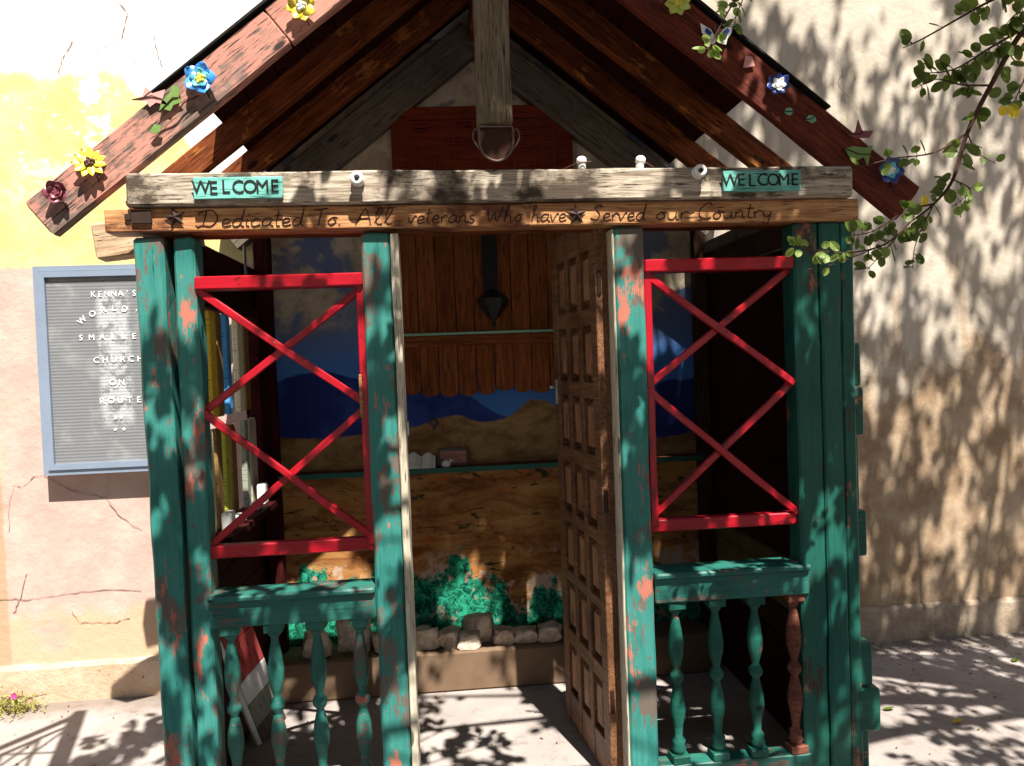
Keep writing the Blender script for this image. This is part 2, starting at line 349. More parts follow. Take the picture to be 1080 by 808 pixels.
def spline(pts, k=5):
    pts = [Vector((*p, 0)) if len(p) == 2 else Vector(p) for p in pts]
    if len(pts) < 3: return pts
    out = []
    for i in range(len(pts)-1):
        a = pts[max(i-1, 0)]; b = pts[i]; c = pts[i+1]; d = pts[min(i+2, len(pts)-1)]
        for j in range(k):
            t = j/k; out.append(.5*((2*b)+(c-a)*t+(2*a-5*b+4*c-d)*t*t+(3*b-a-3*c+d)*t**3))
    return out+[pts[-1]]
def prism(poly, y0, y1):
    """polygon in XZ extruded from y0 to y1"""
    n = len(poly); V = [(x, y0, z) for x, z in poly]+[(x, y1, z) for x, z in poly]
    return V, [tuple(range(n)), tuple(range(2*n-1, n-1, -1))]+[(i, (i+1) % n, (i+1) % n+n, i+n) for i in range(n)]
def text_mesh(s, size, ext=.002):
    cu = bpy.data.curves.new('t', 'FONT'); cu.body = s; cu.size = size; cu.extrude = ext; cu.align_x = 'CENTER'; cu.align_y = 'CENTER'; cu.resolution_u = 3
    o = bpy.data.objects.new('t', cu); C.objects.link(o); bpy.context.view_layer.update()
    me = bpy.data.meshes.new_from_object(o.evaluated_get(bpy.context.evaluated_depsgraph_get()))
    V = [v.co.copy() for v in me.vertices]; F = [tuple(p.vertices) for p in me.polygons]
    bpy.data.objects.remove(o); bpy.data.meshes.remove(me); return V, F
TXT = Matrix(((1, 0, 0, 0), (0, 0, -1, 0), (0, 1, 0, 0), (0, 0, 0, 1)))     # text plane -> facing -Y

# ------------------------------------------------ setting
ground_vf = ([(-60, -60, 0), (60, -60, 0), (60, 60, 0), (-60, 60, 0)], [(0, 1, 2, 3)])
tag(obj('ground', ground_vf, 'ground'), 'pale worn concrete paving around the chapel', kind='structure')

wallT = thing('plaster_wall', 'tall cracked plaster wall, white yellow and pink at left, tan at right, behind the little chapel', 'wall', (0, 3.67, 0))
def wall_mesh():
    V = []; F = []; nx, nz = 160, 60; x0, x1, z1 = -9, 9, 5.6
    for j in range(nz+1):
        for i in range(nx+1):
            x = x0+(x1-x0)*i/nx; z = z1*j/nz
            V.append((x, 3.667-.003*mnoise.noise(Vector((x*1.3, z*1.3, 0))), z))
    for j in range(nz):
        for i in range(nx): a = j*(nx+1)+i; F.append((a, a+1, a+nx+2, a+nx+1))
    o = len(V); V += [(x0, 4.1, 0), (x1, 4.1, 0), (x1, 4.1, z1), (x0, 4.1, z1)]
    F.append((o, o+3, o+2, o+1)); F.append((nz*(nx+1), nz*(nx+1)+nx, o+2, o+3))
    return V, F
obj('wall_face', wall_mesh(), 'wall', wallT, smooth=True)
def base_course(x0, x1, seed):
    n = int((x1-x0)/.05); V = []; F = []
    for i in range(n+1):
        x = x0+(x1-x0)*i/n; a = mnoise.noise(Vector((x*4, seed, 0)))*.006; b = mnoise.noise(Vector((x*9, seed, 4)))*.007
        V += [(x, 3.650+a, -.01), (x, 3.644+a, .16+b), (x, 3.655+a, .178+b), (x, 3.672, .180+b), (x, 3.672, -.01)]
    for i in range(n):
        for k in range(4): F.append((i*5+k, i*5+k+1, i*5+k+6, i*5+k+5))
    return V, F
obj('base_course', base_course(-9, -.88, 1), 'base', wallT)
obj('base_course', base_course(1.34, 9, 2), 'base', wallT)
obj('mural', box(-.86, 1.32, 3.655, 3.672, .03, 3.02, .001), 'mural', wallT)
def ribbon(pts, wd, y=3.6575):
    P = []
    for i in range(len(pts)-1):
        for j in range(6):
            t = j/6; x = pts[i][0]*(1-t)+pts[i+1][0]*t; z = pts[i][1]*(1-t)+pts[i+1][1]*t
            P.append((x+R.uniform(-.004, .004), z+R.uniform(-.004, .004)))
    V = []; F = []
    for i, (x, z) in enumerate(P):
        h = wd*R.uniform(.12, .75); a = P[min(i+1, len(P)-1)]; b = P[max(0, i-1)]; dx, dz = a[0]-b[0], a[1]-b[1]; l = math.hypot(dx, dz)+1e-6
        V += [(x-dz/l*h, y, z+dx/l*h), (x+dz/l*h, y, z-dx/l*h)]
    for i in range(len(P)-1): F.append((2*i, 2*i+1, 2*i+3, 2*i+2))
    return V, F
M['crack'] = plain('dark_crack', (.26, .15, .11), .95)
for pts, wd in (([(-2.0, .80), (-1.99, .93), (-1.97, 1.01), (-1.928, 1.002), (-1.872, 1.05), (-1.83, 1.045), (-1.77, 1.00), (-1.682, .959), (-1.57, .931), (-1.507, .839), (-1.40, .753)], .003),
                ([(-2.06, .489), (-1.93, .481), (-1.81, .49), (-1.642, .505), (-1.39, .49)], .0032),
                ([(-1.45, 3.25), (-1.36, 3.14), (-1.40, 3.02), (-1.47, 2.99), (-1.55, 2.95)], .0035), ([(-1.60, 3.02), (-1.66, 2.93), (-1.68, 2.86)], .004),
                ([(-1.25, 3.04), (-1.24, 2.96), (-1.22, 2.89)], .0035), ([(-1.35, 2.95), (-1.32, 2.88)], .003), ([(-2.0, .42), (-1.96, .5), (-1.93, .62)], .004), ([(-1.75, .42), (-1.72, .36), (-1.66, .355), (-1.55, .35), (-1.48, .37)], .003)):
    obj('crack', ribbon(pts, wd, 3.6632), 'crack', wallT)

# ------------------------------------------------ the chapel
CH = thing('tiny_chapel', 'tiny open wooden chapel with weathered green posts, red lattices and steep gable roof', 'chapel', (.19, 2.5, 0))
YF = 2.5
def post(x0, x1, y0, y1, z0, z1, mat, seed, wob=.004, name='post', lean=0):
    return bar(name, ((x0+x1)/2, (y0+y1)/2, z0), ((x0+x1)/2+lean, (y0+y1)/2, z1), y1-y0, x1-x0, mat, CH, .007, wob, (0, 1, 0), seed)
post(-.932, -.842, 2.5, 2.6, 0, 1.925, 'green', 1, .005, lean=-.018)
post(-.836, -.768, 2.512, 2.6, 0, 1.925, 'green', 2, .005)
post(-.244, -.152, 2.5, 2.6, 0, 1.925, 'green', 3)
post(.583, .682, 2.5, 2.6, 0, 1.925, 'green', 4)
post(1.203, 1.292, 2.505, 2.6, 0, 1.93, 'greenshade', 5)
post(1.295, 1.366, 2.5, 2.6, 0, 1.93, 'greenshade', 6)
post(1.369, 1.418, 2.51, 2.6, 0, 1.93, 'greenshade', 7)
# side wall planks stacked with their ends showing outside the right post
for z0, z1, xo, dy in ((1.365, 1.515, .045, 0), (1.195, 1.360, .052, -.01), (.935, 1.185, .028, .01), (.770, .930, .055, -.01), (.610, .762, .02, .02), (.47, .6, .012, .02), (.312, .465, .065, -.02), (.155, .305, .092, -.05), (.01, .150, .045, 0)):
    obj('siding_block', box(1.40, 1.415+xo*.72, 2.53+dy*.4, 2.62, z0, z1, .005), 'greenshade', CH)
# jambs beside the door opening
bar('door_jamb', (-.138, 2.55, 0), (-.138, 2.55, 1.92), .12, .024, 'cream', CH, .003, .003, (0, 1, 0), 11)
bar('door_jamb', (.5775, 2.55, 0), (.5775, 2.55, 1.92), .11, .007, 'cream', CH, .003, .002, (0, 1, 0), 12)
obj('strike_plate', box(-.126, -.118, 2.535, 2.585, 1.26, 1.31, .002), 'steel', CH)
# beams
bar('upper_beam', (-.946, 2.503, 2.065), (1.393, 2.503, 2.055), .095, .102, 'grey', CH, .006, .004, (0, 1, 0), 21)
lowb = bar('lower_beam', (-1.023, 2.522, 1.9745), (1.423, 2.522, 1.9655), .088, .073, 'honey', CH, .004, .0007, (0, 1, 0), 22)
bar('head_plate', (-.95, 2.606, 1.985), (1.40, 2.606, 1.98), .06, .10, 'rafter', CH, .004, .002, (0, 1, 0), 23)

# hand-lettered dedication, strokes burnt into the board
GL = dict(a=([[(.4, .42), (.2, .45), (.05, .2), (.15, 0), (.35, .15), (.4, .42), (.38, .1), (.5, 0)]], .5), c=([[(.35, .38), (.2, .45), (.05, .22), (.15, 0), (.4, .08)]], .42),
 d=([[(.38, .4), (.2, .45), (.05, .2), (.15, 0), (.35, .15), (.45, 1.0)], [(.41, .5), (.38, .1), (.5, 0)]], .5), e=([[(.05, .2), (.3, .25), (.3, .42), (.15, .43), (.05, .2), (.15, 0), (.4, .08)]], .4),
 i=([[(.1, .42), (.08, .1), (.2, 0)], [(.14, .62), (.17, .68)]], .22), t=([[(.15, .85), (.1, .1), (.25, 0)], [(0, .6), (.3, .62)]], .28),
 D=([[(.2, .9), (.12, .05)], [(-.15, .1), (-.05, 0), (.1, .08), (.45, .05), (.65, .5), (.4, .95), (0, .85), (-.1, .7)]], .8), T=([[(0, .85), (.5, .95)], [(.27, .9), (.2, 0)]], .5),
 o=([[(.2, .45), (.05, .2), (.18, 0), (.35, .2), (.22, .45), (.4, .4)]], .42), A=([[(0, 0), (.25, .9), (.45, 0)], [(.1, .35), (.42, .38)]], .52),
 l=([[(.05, .1), (.25, .8), (.15, .95), (.08, .5), (.12, .05), (.28, .02)]], .3), v=([[(0, .4), (.12, .02), (.3, .45), (.38, .4)]], .38),
 r=([[(.05, .4), (.08, 0)], [(.07, .25), (.2, .45), (.33, .38)]], .35), n=([[(.03, .4), (.05, 0)], [(.05, .25), (.2, .45), (.3, .3), (.3, .05), (.42, 0)]], .43),
 s=([[(.3, .4), (.15, .45), (.1, .3), (.28, .15), (.2, 0), (0, .05)]], .33), W=([[(0, .85), (.1, .05), (.3, .6), (.42, .05), (.65, .95)]], .7),
 h=([[(.05, .1), (.2, .9), (.1, .9), (.06, 0)], [(.07, .25), (.22, .45), (.3, .25), (.32, 0), (.42, .05)]], .43), u=([[(.03, .42), (.06, .08), (.2, 0), (.3, .15), (.33, .42)], [(.33, .2), (.35, .02), (.45, 0)]], .45),
 S=([[(.45, .8), (.3, .95), (.12, .75), (.35, .4), (.25, .05), (-.05, .15)]], .5), C=([[(.5, .8), (.35, .97), (.05, .6), (.05, .2), (.25, 0), (.5, .1)]], .52),
 y=([[(.03, .42), (.1, .1), (.28, .15), (.33, .42)], [(.33, .4), (.25, -.35), (.05, -.25)]], .4))
GL['.'] = ([[(.05, .0), (.08, .04)]], .15)
for wd, xa, xb in (('Dedicated', -0.7377, -0.4187), ('To.', -0.3896, -0.3013), ('All', -0.2566, -0.1403), ('veterans', -0.09247, 0.1226), ('Who', 0.161, 0.2785), ('have', 0.3044, 0.4208), ('Served', 0.5039, 0.6857), ('our', 0.7169, 0.8312), ('Country', 0.8624, 1.117)):
    tot = sum(GL[ch][1] for ch in wd); sx = (xb-xa)/tot; cx_ = 0; parts = []
    for ch in wd:
        for st in GL[ch][0]:
            pts = [Vector((xa+(cx_+p.x)*sx+p.y*.008, 0, p.y*.054*R.uniform(.97, 1.03))) for p in spline(st, 4)]
            pts = [Vector((p.x, 2.4765, 1.947+(p.x*-.0038)+p.z)) for p in pts]; parts.append(tube(pts, .0019, 5))
        cx_ += GL[ch][1]
    obj('lettering', join(*parts), 'ink', lowb)

# roof
AX, AZt, SL = .196, 3.192, .79
def rz(x): return AZt-SL*abs(x-AX)
def raft(xend, y0, y1, dv, mat, name='rafter', top=0, xs=None, wob=.003, seed=0):
    s = -1 if xend < AX else 1; a = AX if xs is None else xs
    L = math.hypot(abs(xend-a), SL*abs(xend-a)); wdt = dv*cos(math.atan(SL)); off = top+dv/2
    p0 = (a, (y0+y1)/2, rz(a)-off); p1 = (xend, (y0+y1)/2, rz(xend)-off)
    return bar(name, p0, p1, y1-y0, wdt, mat, CH, .005, wob, (0, -1, 0), seed)
raft(-.475, 2.492, 2.530, .170, 'bargeP', 'bargeboard', seed=31)
raft(-1.223, 2.492, 2.530, .170, 'bargeL', 'bargeboard', xs=-.475, seed=32)
raft(1.615, 2.492, 2.530, .175, 'bargeR', 'bargeboard', seed=33)
for k, (y, e) in enumerate(((2.93, 0), (3.30, -.01))):
    raft(-1.10-e, y-.025, y+.025, .12, 'rafter', top=.022, seed=40+k)
    raft(1.50+e, y-.025, y+.025, .12, 'rafter', top=.022, seed=50+k)
raft(-.95, 3.57, 3.645, .19, 'ledger', 'ledger_board', top=.09, seed=60)
raft(1.33, 3.57, 3.645, .19, 'ledger', 'ledger_board', top=.09, seed=61)
for s, xe in ((-1, -.872), (1, 1.318)):
    L = abs(xe-AX)
    xd = -.77 if s < 0 else 1.14; L = abs(xd-AX)
    pf = [(AX, AZt+.002), (xd, rz(xd)+.002), (xd, rz(xd)-.020), (AX, AZt-.020)]
    obj('roof_deck', prism(pf, 2.533, 3.655), 'deck', CH)
    pf2 = [(AX, AZt+.024), (xe+s*.015, rz(xe)+.008), (xe+s*.015, rz(xe)+.003), (AX, AZt+.003)]
    obj('roofing', prism(pf2, 2.480, 2.532), 'roofing', CH)
    pf3 = [(AX, AZt+.024), (xd+s*.01, rz(xd)+.016), (xd+s*.01, rz(xd)+.003), (AX, AZt+.003)]
    obj('roofing', prism(pf3, 2.534, 3.66), 'roofing', CH)
    for k in range(9):      # lapped sheathing boards seen from below
        a = AX+s*L*(k+.04)/9; b = AX+s*L*(k+.96)/9
        obj('sheathing_board', prism([(a, rz(a)-.0205), (b, rz(b)-.0205), (b, rz(b)-.028), (a, rz(a)-.028)], 2.535, 3.64), 'deck', CH)
bar('ridge_board', (AX, 2.535, 3.03), (AX, 3.57, 3.03), .03, .12, 'rafter', CH, .003, 0, (1, 0, 0))
# side plates carrying the rafters, and lookout stubs
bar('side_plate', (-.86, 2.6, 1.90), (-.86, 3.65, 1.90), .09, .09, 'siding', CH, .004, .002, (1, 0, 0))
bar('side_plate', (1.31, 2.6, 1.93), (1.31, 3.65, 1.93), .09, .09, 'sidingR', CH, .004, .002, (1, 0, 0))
M['lookout'] = wood('bleached_cracked_wood', (.34, .22, .13), (.66, .48, .32))
bar('lookout', (-1.16, 2.75, 1.95), (-.82, 2.75, 1.99), .07, .12, 'lookout', CH, .005, .006, (0, 1, 0), 71)
obj('bracket', box(-.812, -.808, 3.30, 3.34, 1.87, 2.02, .001), 'steel', CH)

# king post and its metal cap
bar('king_post', (.198, 2.478, 3.10), (.198, 2.478, 2.250), .09, .108, 'king', CH, .006, .004, (0, 1, 0), 80)

# lattices
def lattice(x0, x1, z0, zm, z1, lst):
    root = bar('lattice', (x0, 2.545, z0), (x1, 2.545, z0), .04, .042, 'red', CH, .004, .001, (0, 1, 0), x0)
    bar('top_bar', (x0, 2.54, z1), (x1, 2.54, z1), .07, .042, 'red', root, .004, .001, (0, 1, 0), x1)
    bar('stile', (lst, 2.535, z0), (lst, 2.535, z1), .03, .026, 'red', root, .003, .001, (0, 1, 0), 3)
    for a, b in ((zm, z1-.02), (z0+.02, zm)):
        bar('cross_bar', (x0, 2.529, b), (x1, 2.529, a), .018, .024, 'red', root, .003, .0035, (0, 1, 0), a*9)
        bar('cross_bar', (x0, 2.549, a), (x1, 2.549, b), .018, .024, 'red', root, .003, .001, (0, 1, 0), b)
lattice(-.772, -.246, .912, 1.368, 1.778, -.256)
lattice(.684, 1.204, .916, 1.385, 1.797, .698)
obj('hinge_scrap', box(-.272, -.262, 2.515, 2.535, 1.33, 1.47, .001), 'honey', CH)

# railings with turned balusters
PB = [(.014, .0), (.026, .03), (.020, .045), (.024, .06), (.013, .075), (.017, .12), (.027, .175), (.024, .22), (.014, .268), (.012, .278), (.022, .292), (.025, .305), (.021, .318), (.012, .332), (.014, .345), (.025, .39), (.027, .43), (.020, .49), (.013, .53), (.012, .545), (.020, .555), (.022, .563), (.018, .572)]
def railing(x0, x1, xs, zt, mats):
    root = obj('railing', join(box(x0, x1, 2.475, 2.60, zt-.02, zt, .006), box(x0, x1, 2.492, 2.585, zt-.105, zt-.021, .004)), 'green2', CH)
    obj('bottom_rail', box(x0, x1, 2.50, 2.57, .04, .10, .004), 'green2', root)
    h = zt-.105
    for k, x in enumerate(xs):
        s = (h-.10)/.62
        pr = [(r, .02+z) for r, z in PB]
        vf = join(tr(lathe(pr, 14), Matrix.Scale(s*1.0, 4, (0, 0, 1))), box(-.03, .03, -.03, .03, .588*s, .66*s if .66*s < h-.1 else h-.1, .003), box(-.03, .03, -.03, .03, -.0, .03*s, .003))
        o = obj('baluster', vf, mats[k], root, Matrix.Translation((x, 2.53, .10)) @ Matrix.Rotation(R.uniform(-.1, .1), 4, 'Z'), smooth=False)
        for p in o.data.polygons:
            p.use_smooth = p.index < (len(pr)-1)*14
railing(-.772, -.246, (-.718, -.58, -.443, -.305), .780, ['green2']*4)
railing(.684, 1.225, (.76, .90, 1.04, 1.18), .765, ['greenshade', 'greenshade', 'greenshade', 'brownbal'])

# side walls
def side_wall(x0, x1, parts, mat, seed):
    vf = []
    for y0, y1, z0, z1 in parts:
        z = z0
        while z < z1-.02:
            h = min(.125, z1-z); vf.append(box(x0, x1, y0, y1, z+.001, z+h-.004, .004)); z += h
        vf.append(box(x0+.004, x1-.004, y0, y1, z0+.001, z1-.001, .001))
    return obj('side_wall', join(*vf), mat, CH)
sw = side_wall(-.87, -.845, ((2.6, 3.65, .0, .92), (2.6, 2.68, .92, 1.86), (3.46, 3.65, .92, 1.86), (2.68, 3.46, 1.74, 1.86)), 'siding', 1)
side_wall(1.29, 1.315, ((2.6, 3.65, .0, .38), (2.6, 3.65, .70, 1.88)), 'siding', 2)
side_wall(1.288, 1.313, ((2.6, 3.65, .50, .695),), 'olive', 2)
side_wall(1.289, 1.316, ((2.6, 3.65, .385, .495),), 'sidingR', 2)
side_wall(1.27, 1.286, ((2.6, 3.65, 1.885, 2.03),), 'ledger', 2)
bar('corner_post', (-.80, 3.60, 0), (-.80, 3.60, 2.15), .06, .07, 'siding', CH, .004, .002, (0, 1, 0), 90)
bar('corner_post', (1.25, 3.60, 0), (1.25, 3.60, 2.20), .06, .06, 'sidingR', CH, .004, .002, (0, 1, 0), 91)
obj('jamb', box(-.85, -.80, 2.66, 2.70, .90, 1.76, .003), 'cream', CH)
win = obj('side_window', join(box(-.85, -.80, 3.44, 3.48, .90, 1.76, .003), box(-.85, -.80, 2.701, 3.439, 1.72, 1.76, .003)), 'siding', CH)
obj('sill', box(-.85, -.74, 2.68, 3.50, .90, .925, .003), 'siding', win)
for y, wd, mt, z0, z1 in ((2.735, .03, 'slatcream', 1.33, 1.715), (2.83, .065, 'slatyellow', 1.33, 1.715), (2.91, .06, 'slatbrown', 1.33, 1.715), (3.03, .05, 'slatblue', 1.33, 1.715), (3.20, .07, 'slatcream', 1.33, 1.715), (3.30, .07, 'slatbrown', 1.33, 1.715),
                         (2.74, .07, 'slatcream', .93, 1.29), (2.845, .06, 'slatbrown', .93, 1.29), (2.95, .05, 'slatlime', .93, 1.29), (3.04, .06, 'slatbrown', .93, 1.29), (3.24, .05, 'slatgrey', .93, 1.29), (3.34, .11, 'cream', .93, 1.29)):
    obj('slat', box(-.838, -.815, y-wd/2, y+wd/2, z0, z1, .003), mt, win)
for y in (2.80, 2.95, 3.2, 3.32): obj('sun_block', box(-.80, -.765, y-.03, y+.03, .926, .926+R.uniform(.03, .09), .004), 'white', win)  # white blocks standing in for sunlit patches along the sill
bar('window_rail', (-.82, 2.701, 1.31), (-.82, 3.439, 1.31), .035, .036, 'siding', win, .002)

# door, hinged on the right jamb and swung inwards
DM = Matrix.Translation((.566, 2.575, .012)) @ Matrix.Rotation(math.atan2(.53, -.066), 4, 'Z')
DW, DH = .56, 1.965
rows = [1.86, 1.598, 1.338, 1.078, .830, .588, .326]; RH = .198
colx = [(.068, .178), (.224, .334), (.380, .490)]
vf = [box(0, DW, -.018, .004, 0, DH, .002)]
xs = [(0, .066)]+[(.180, .222), (.336, .378)]+[(.492, DW)]
for a, b in xs: vf.append(box(a, b, .002, .036, .0, DH, .003))
zs = [(1.862, DH)] + [(rows[i+1]+.002, rows[i]-RH-.002) for i in range(6)] + [(0.0, rows[6]-RH-.002)]
for a, b in zs:
    for (c0, c1) in colx: vf.append(box(c0-.001, c1+.001, .002, .0345, a, b, .003))
door = obj('door', join(*vf), 'door', CH, DM)
for zt in rows:
    for c0, c1 in colx:
        a, b, c, d = c0+.014, c1-.014, zt-RH+.014, zt-.014; e = .014
        V = [(a, .004, c), (b, .004, c), (b, .004, d), (a, .004, d), (a+e, .031, c+e), (b-e, .031, c+e), (b-e, .031, d-e), (a+e, .031, d-e)]
        # grain of raised panels runs upright: build them turned so local X is up
        Q = Matrix(((0, 0, 1, 0), (0, 1, 0, 0), (-1, 0, 0, 0), (0, 0, 0, 1)))
        Vt = [Q @ Vector(v) for v in V]
        obj('panel', (Vt, [(0, 1, 5, 4), (1, 2, 6, 5), (2, 3, 7, 6), (3, 0, 4, 7), (4, 5, 6, 7), (3, 2, 1, 0)]), 'doorp', door, DM @ Q.inverted())
obj('lock', join(box(DW-.045, DW-.012, .034, .044, 1.30, 1.40, .003), tr(tube([(DW-.03, .034, 1.37), (DW-.03, .065, 1.37), (DW-.06, .068, 1.37)], .006, 8), Matrix()), box(DW-.004, DW+.003, -.012, .018, 1.27, 1.42, .001)), 'steel', door, DM)
for z in (.25, .95, 1.7): obj('hinge', tube([(0, .024, z), (0, .024, z+.08)], .008, 8), 'darkmetal', door, DM)

# ------------------------------------------------ inside: shutter, shelf, lantern, stones
SH = thing('plank_shutter', 'hanging screen of red-brown planks with scalloped lower ends on the back wall', 'plank screen', (.19, 3.62, 1.34))
n = 9; x0 = -.19; pw = (.60-x0)/n
for k in range(n):
    a = x0+k*pw+.002; b = x0+(k+1)*pw-.002; r = (b-a)/2; zb = 1.345+R.uniform(-.012, .015); c = (a+b)/2
    poly = [(a, 2.63), (a, zb+r*.6)] + [(c-r*cos(t), zb+r*.6-r*.6*sin(t)) for t in [pi*j/8 for j in range(1, 8)]] + [(b, zb+r*.6), (b, 2.63)]
    Q = Matrix(((0, 0, 1, 0), (0, 1, 0, 0), (-1, 0, 0, 0), (0, 0, 0, 1)))
    V, F = prism(poly, 3.61, 3.63+.004*(k % 2))
    obj('plank', ([Q @ Vector(v) for v in V], F), 'shut', SH, Q.inverted())
bar('header', (-.21, 3.60, 2.655), (.66, 3.60, 2.665), .03, .055, 'shuthead', SH, .003, .001, (0, 1, 0), 5)
bar('batten', (-.19, 3.595, 1.60), (.60, 3.595, 1.60), .026, .05, 'shut', SH, .003, .001, (0, 1, 0), 6)
bar('cap_strip', (-.19, 3.59, 1.632), (.60, 3.59, 1.632), .04, .012, 'mint', SH, .002, 0, (0, 1, 0), 6)
UP = wood('upper_shutter_wood', (.11, .016, .007), (.18, .032, .012), spec=.12); M['shutup'] = UP
obj('upper_panel', box(-.195, .655, 3.603, 3.6085, 2.12, 2.63, .001), 'shutup', SH, None)
for k in range(9): obj('cover_strip', box(-.19+k*.094, -.183+k*.094, 3.598, 3.602, 2.12, 2.626, .001), 'shuthead', SH)

LN = thing('hanging_lantern', 'small dark metal lantern hanging on a strap before the plank screen', 'lantern', (.235, 3.53, 1.70))
obj('strap', box(.20, .272, 3.535, 3.545, 1.80, 2.12, .002), 'black', LN)
obj('body', tr(lathe([(.012, 0), (.03, .02), (.072, .075), (.072, .10), (.045, .125), (.02, .14)], 6), Matrix.Translation((.245, 3.53, 1.685))), 'iron', LN)
obj('finial', tr(lathe([(.004, -.03), (.012, -.02), (.006, 0)], 8), Matrix.Translation((.245, 3.53, 1.687))), 'iron', LN)

SF = thing('wall_shelf', 'narrow green-edged shelf ledge along the back wall mural', 'shelf', (.2, 3.62, 1.0))
obj('board', box(-.76, 1.22, 3.54, 3.652, .990, 1.008, .003), 'bargeR', SF)
obj('lip', box(-.76, 1.22, 3.53, 3.539, .988, 1.012, .002), 'greenshade', SF)
def page(x0, x1, s):
    V = []; F = []; n = 8
    for i in range(n+1):
        t = i/n; x = x0+(x1-x0)*t; z = .012+.022*sin(pi*min(1, t*1.1))*(1 if s else .8)
        V += [(x, 3.545, 1.006+z*.5), (x, 3.64, 1.045+z), (x, 3.545, 1.004), (x, 3.64, 1.004)]
    for i in range(n):
        a = 4*i; F += [(a, a+1, a+5, a+4), (a, a+4, a+6, a+2), (a+1, a+3, a+7, a+5), (a+2, a+6, a+7, a+3)]
    F += [(0, 2, 3, 1), (4*n, 4*n+1, 4*n+3, 4*n+2)]
    return V, F
bk = thing('open_book', 'white open book lying on the shelf beside the left door post', 'book', (-.12, 3.59, 1.004))
obj('page', page(-.185, -.115, 1), 'pcream', bk); obj('page', page(-.113, -.05, 0), 'pcream', bk)
fr = thing('photo_frame', 'low dark frame leaning on the shelf right of the open book', 'picture frame', (.03, 3.62, 1.004))
obj('border', join(box(-.04, .11, 3.625, 3.640, 1.005, 1.018, .002), box(-.04, .11, 3.625, 3.640, 1.078, 1.090, .002), box(-.04, -.028, 3.625, 3.640, 1.019, 1.077, .002), box(.098, .11, 3.625, 3.640, 1.019, 1.077, .002)), 'ledger', fr)
obj('picture', box(-.028, .098, 3.630, 3.638, 1.018, 1.078, .001), 'bargeL', fr)
sc_ = thing('white_figurine', 'small white bird-shaped figurine in front of the low dark frame', 'figurine', (.02, 3.58, 1.004))
obj('body', tr(lathe([(.004, 0), (.018, .006), (.022, .018), (.016, .030), (.006, .036)], 10), Matrix.Translation((.0, 3.58, 1.004))), 'whitecer', sc_, smooth=True)
obj('neck', tube([(.012, 3.58, 1.024), (.024, 3.58, 1.040), (.034, 3.58, 1.038)], [.007, .006, .003], 8), 'whitecer', sc_)
kb = thing('painted_disc', 'pale round disc fixed to the painted hills above the shelf', 'disc', (-.05, 3.65, 1.21))
obj('disc', tr(lathe([(.010, 0), (.018, .006), (.020, .02), (.012, .03)], 12), Matrix.Translation((-.05, 3.655, 1.215)) @ Matrix.Rotation(pi/2, 4, 'X')), 'ledger', kb, smooth=True)
obj('stem', tube([(-.05, 3.655, 1.205), (-.05, 3.64, 1.18)], .004, 6), 'ledger', kb)

cb = obj('stone_curb', box(-.80, 1.22, 3.44, 3.654, 0, .185, .01), 'curb'); tag(cb, 'low brown concrete ledge along the foot of the mural inside the chapel', 'ledge')
def rockm(rx, ry, rz_, seed):
    import bmesh
    bm = bmesh.new(); bmesh.ops.create_icosphere(bm, subdivisions=3, radius=1)
    V = []
    for v in bm.verts:
        p = v.co.copy(); q = Vector((max(-.72, min(.72, p.x)), max(-.72, min(.72, p.y)), max(-.62, min(.66, p.z))))*1.3
        q *= 1+.34*mnoise.noise(p*1.3+Vector((seed*5, seed, 0)))+.13*mnoise.noise(p*4+Vector((seed, 0, 3)))
        V.append((q.x*rx, q.y*ry, q.z*rz_))
    F = [tuple(v.index for v in f.verts) for f in bm.faces]; bm.free(); return V, F
RK = [(-.135, .065, .045, .055, 'squared tan rock at the left end of the row on the ledge'), (-.02, .05, .045, .045, 'small tan rock second from the left door post'), (.075, .055, .04, .04, 'low flat rock before the tallest rock'), (.125, .07, .05, .075, 'tallest pale rock in the row at the foot of the mural'),
      (.235, .05, .045, .04, 'rounded rock right of the tallest pale rock'), (.335, .06, .045, .035, 'low wide rock between the rounded rock and the door'), (.45, .06, .045, .04, 'pale jagged rock nearest the open door'), (-.30, .07, .045, .05, 'tan rock behind the left door post'), (-.45, .08, .045, .09, 'large pale boulder seen over the left railing'), (-.62, .06, .045, .06, 'pale rock in the left rear corner of the chapel')]
for i, (x, rx, ry, rzz, lb) in enumerate(RK):
    o = obj('rock', rockm(rx, ry, rzz, i+1), 'rock', None, Matrix.Translation((x, 3.52+(.04 if i in (3, 8) else 0)-(.03 if i == 2 else 0), .185+rzz*.78))); tag(o, lb, 'rock', 'rocks along the foot of the mural')

def leaf(c, d, nrm, L, W_, fold=.15):
    d = d.normalized(); s = d.cross(nrm).normalized(); nn = s.cross(d)
    V = [c, c+d*L*.3+s*W_*.5, c+d*L*.7+s*W_*.42, c+d*L, c+d*L*.7-s*W_*.42, c+d*L*.3-s*W_*.5, c+d*L*.5-nn*fold*W_]
    return V, [(0, 1, 6), (1, 2, 6), (2, 3, 6), (3, 4, 6), (4, 5, 6), (5, 0, 6)]
def rv(): return Vector((R.gauss(0, 1), R.gauss(0, 1), R.gauss(0, 1))).normalized()
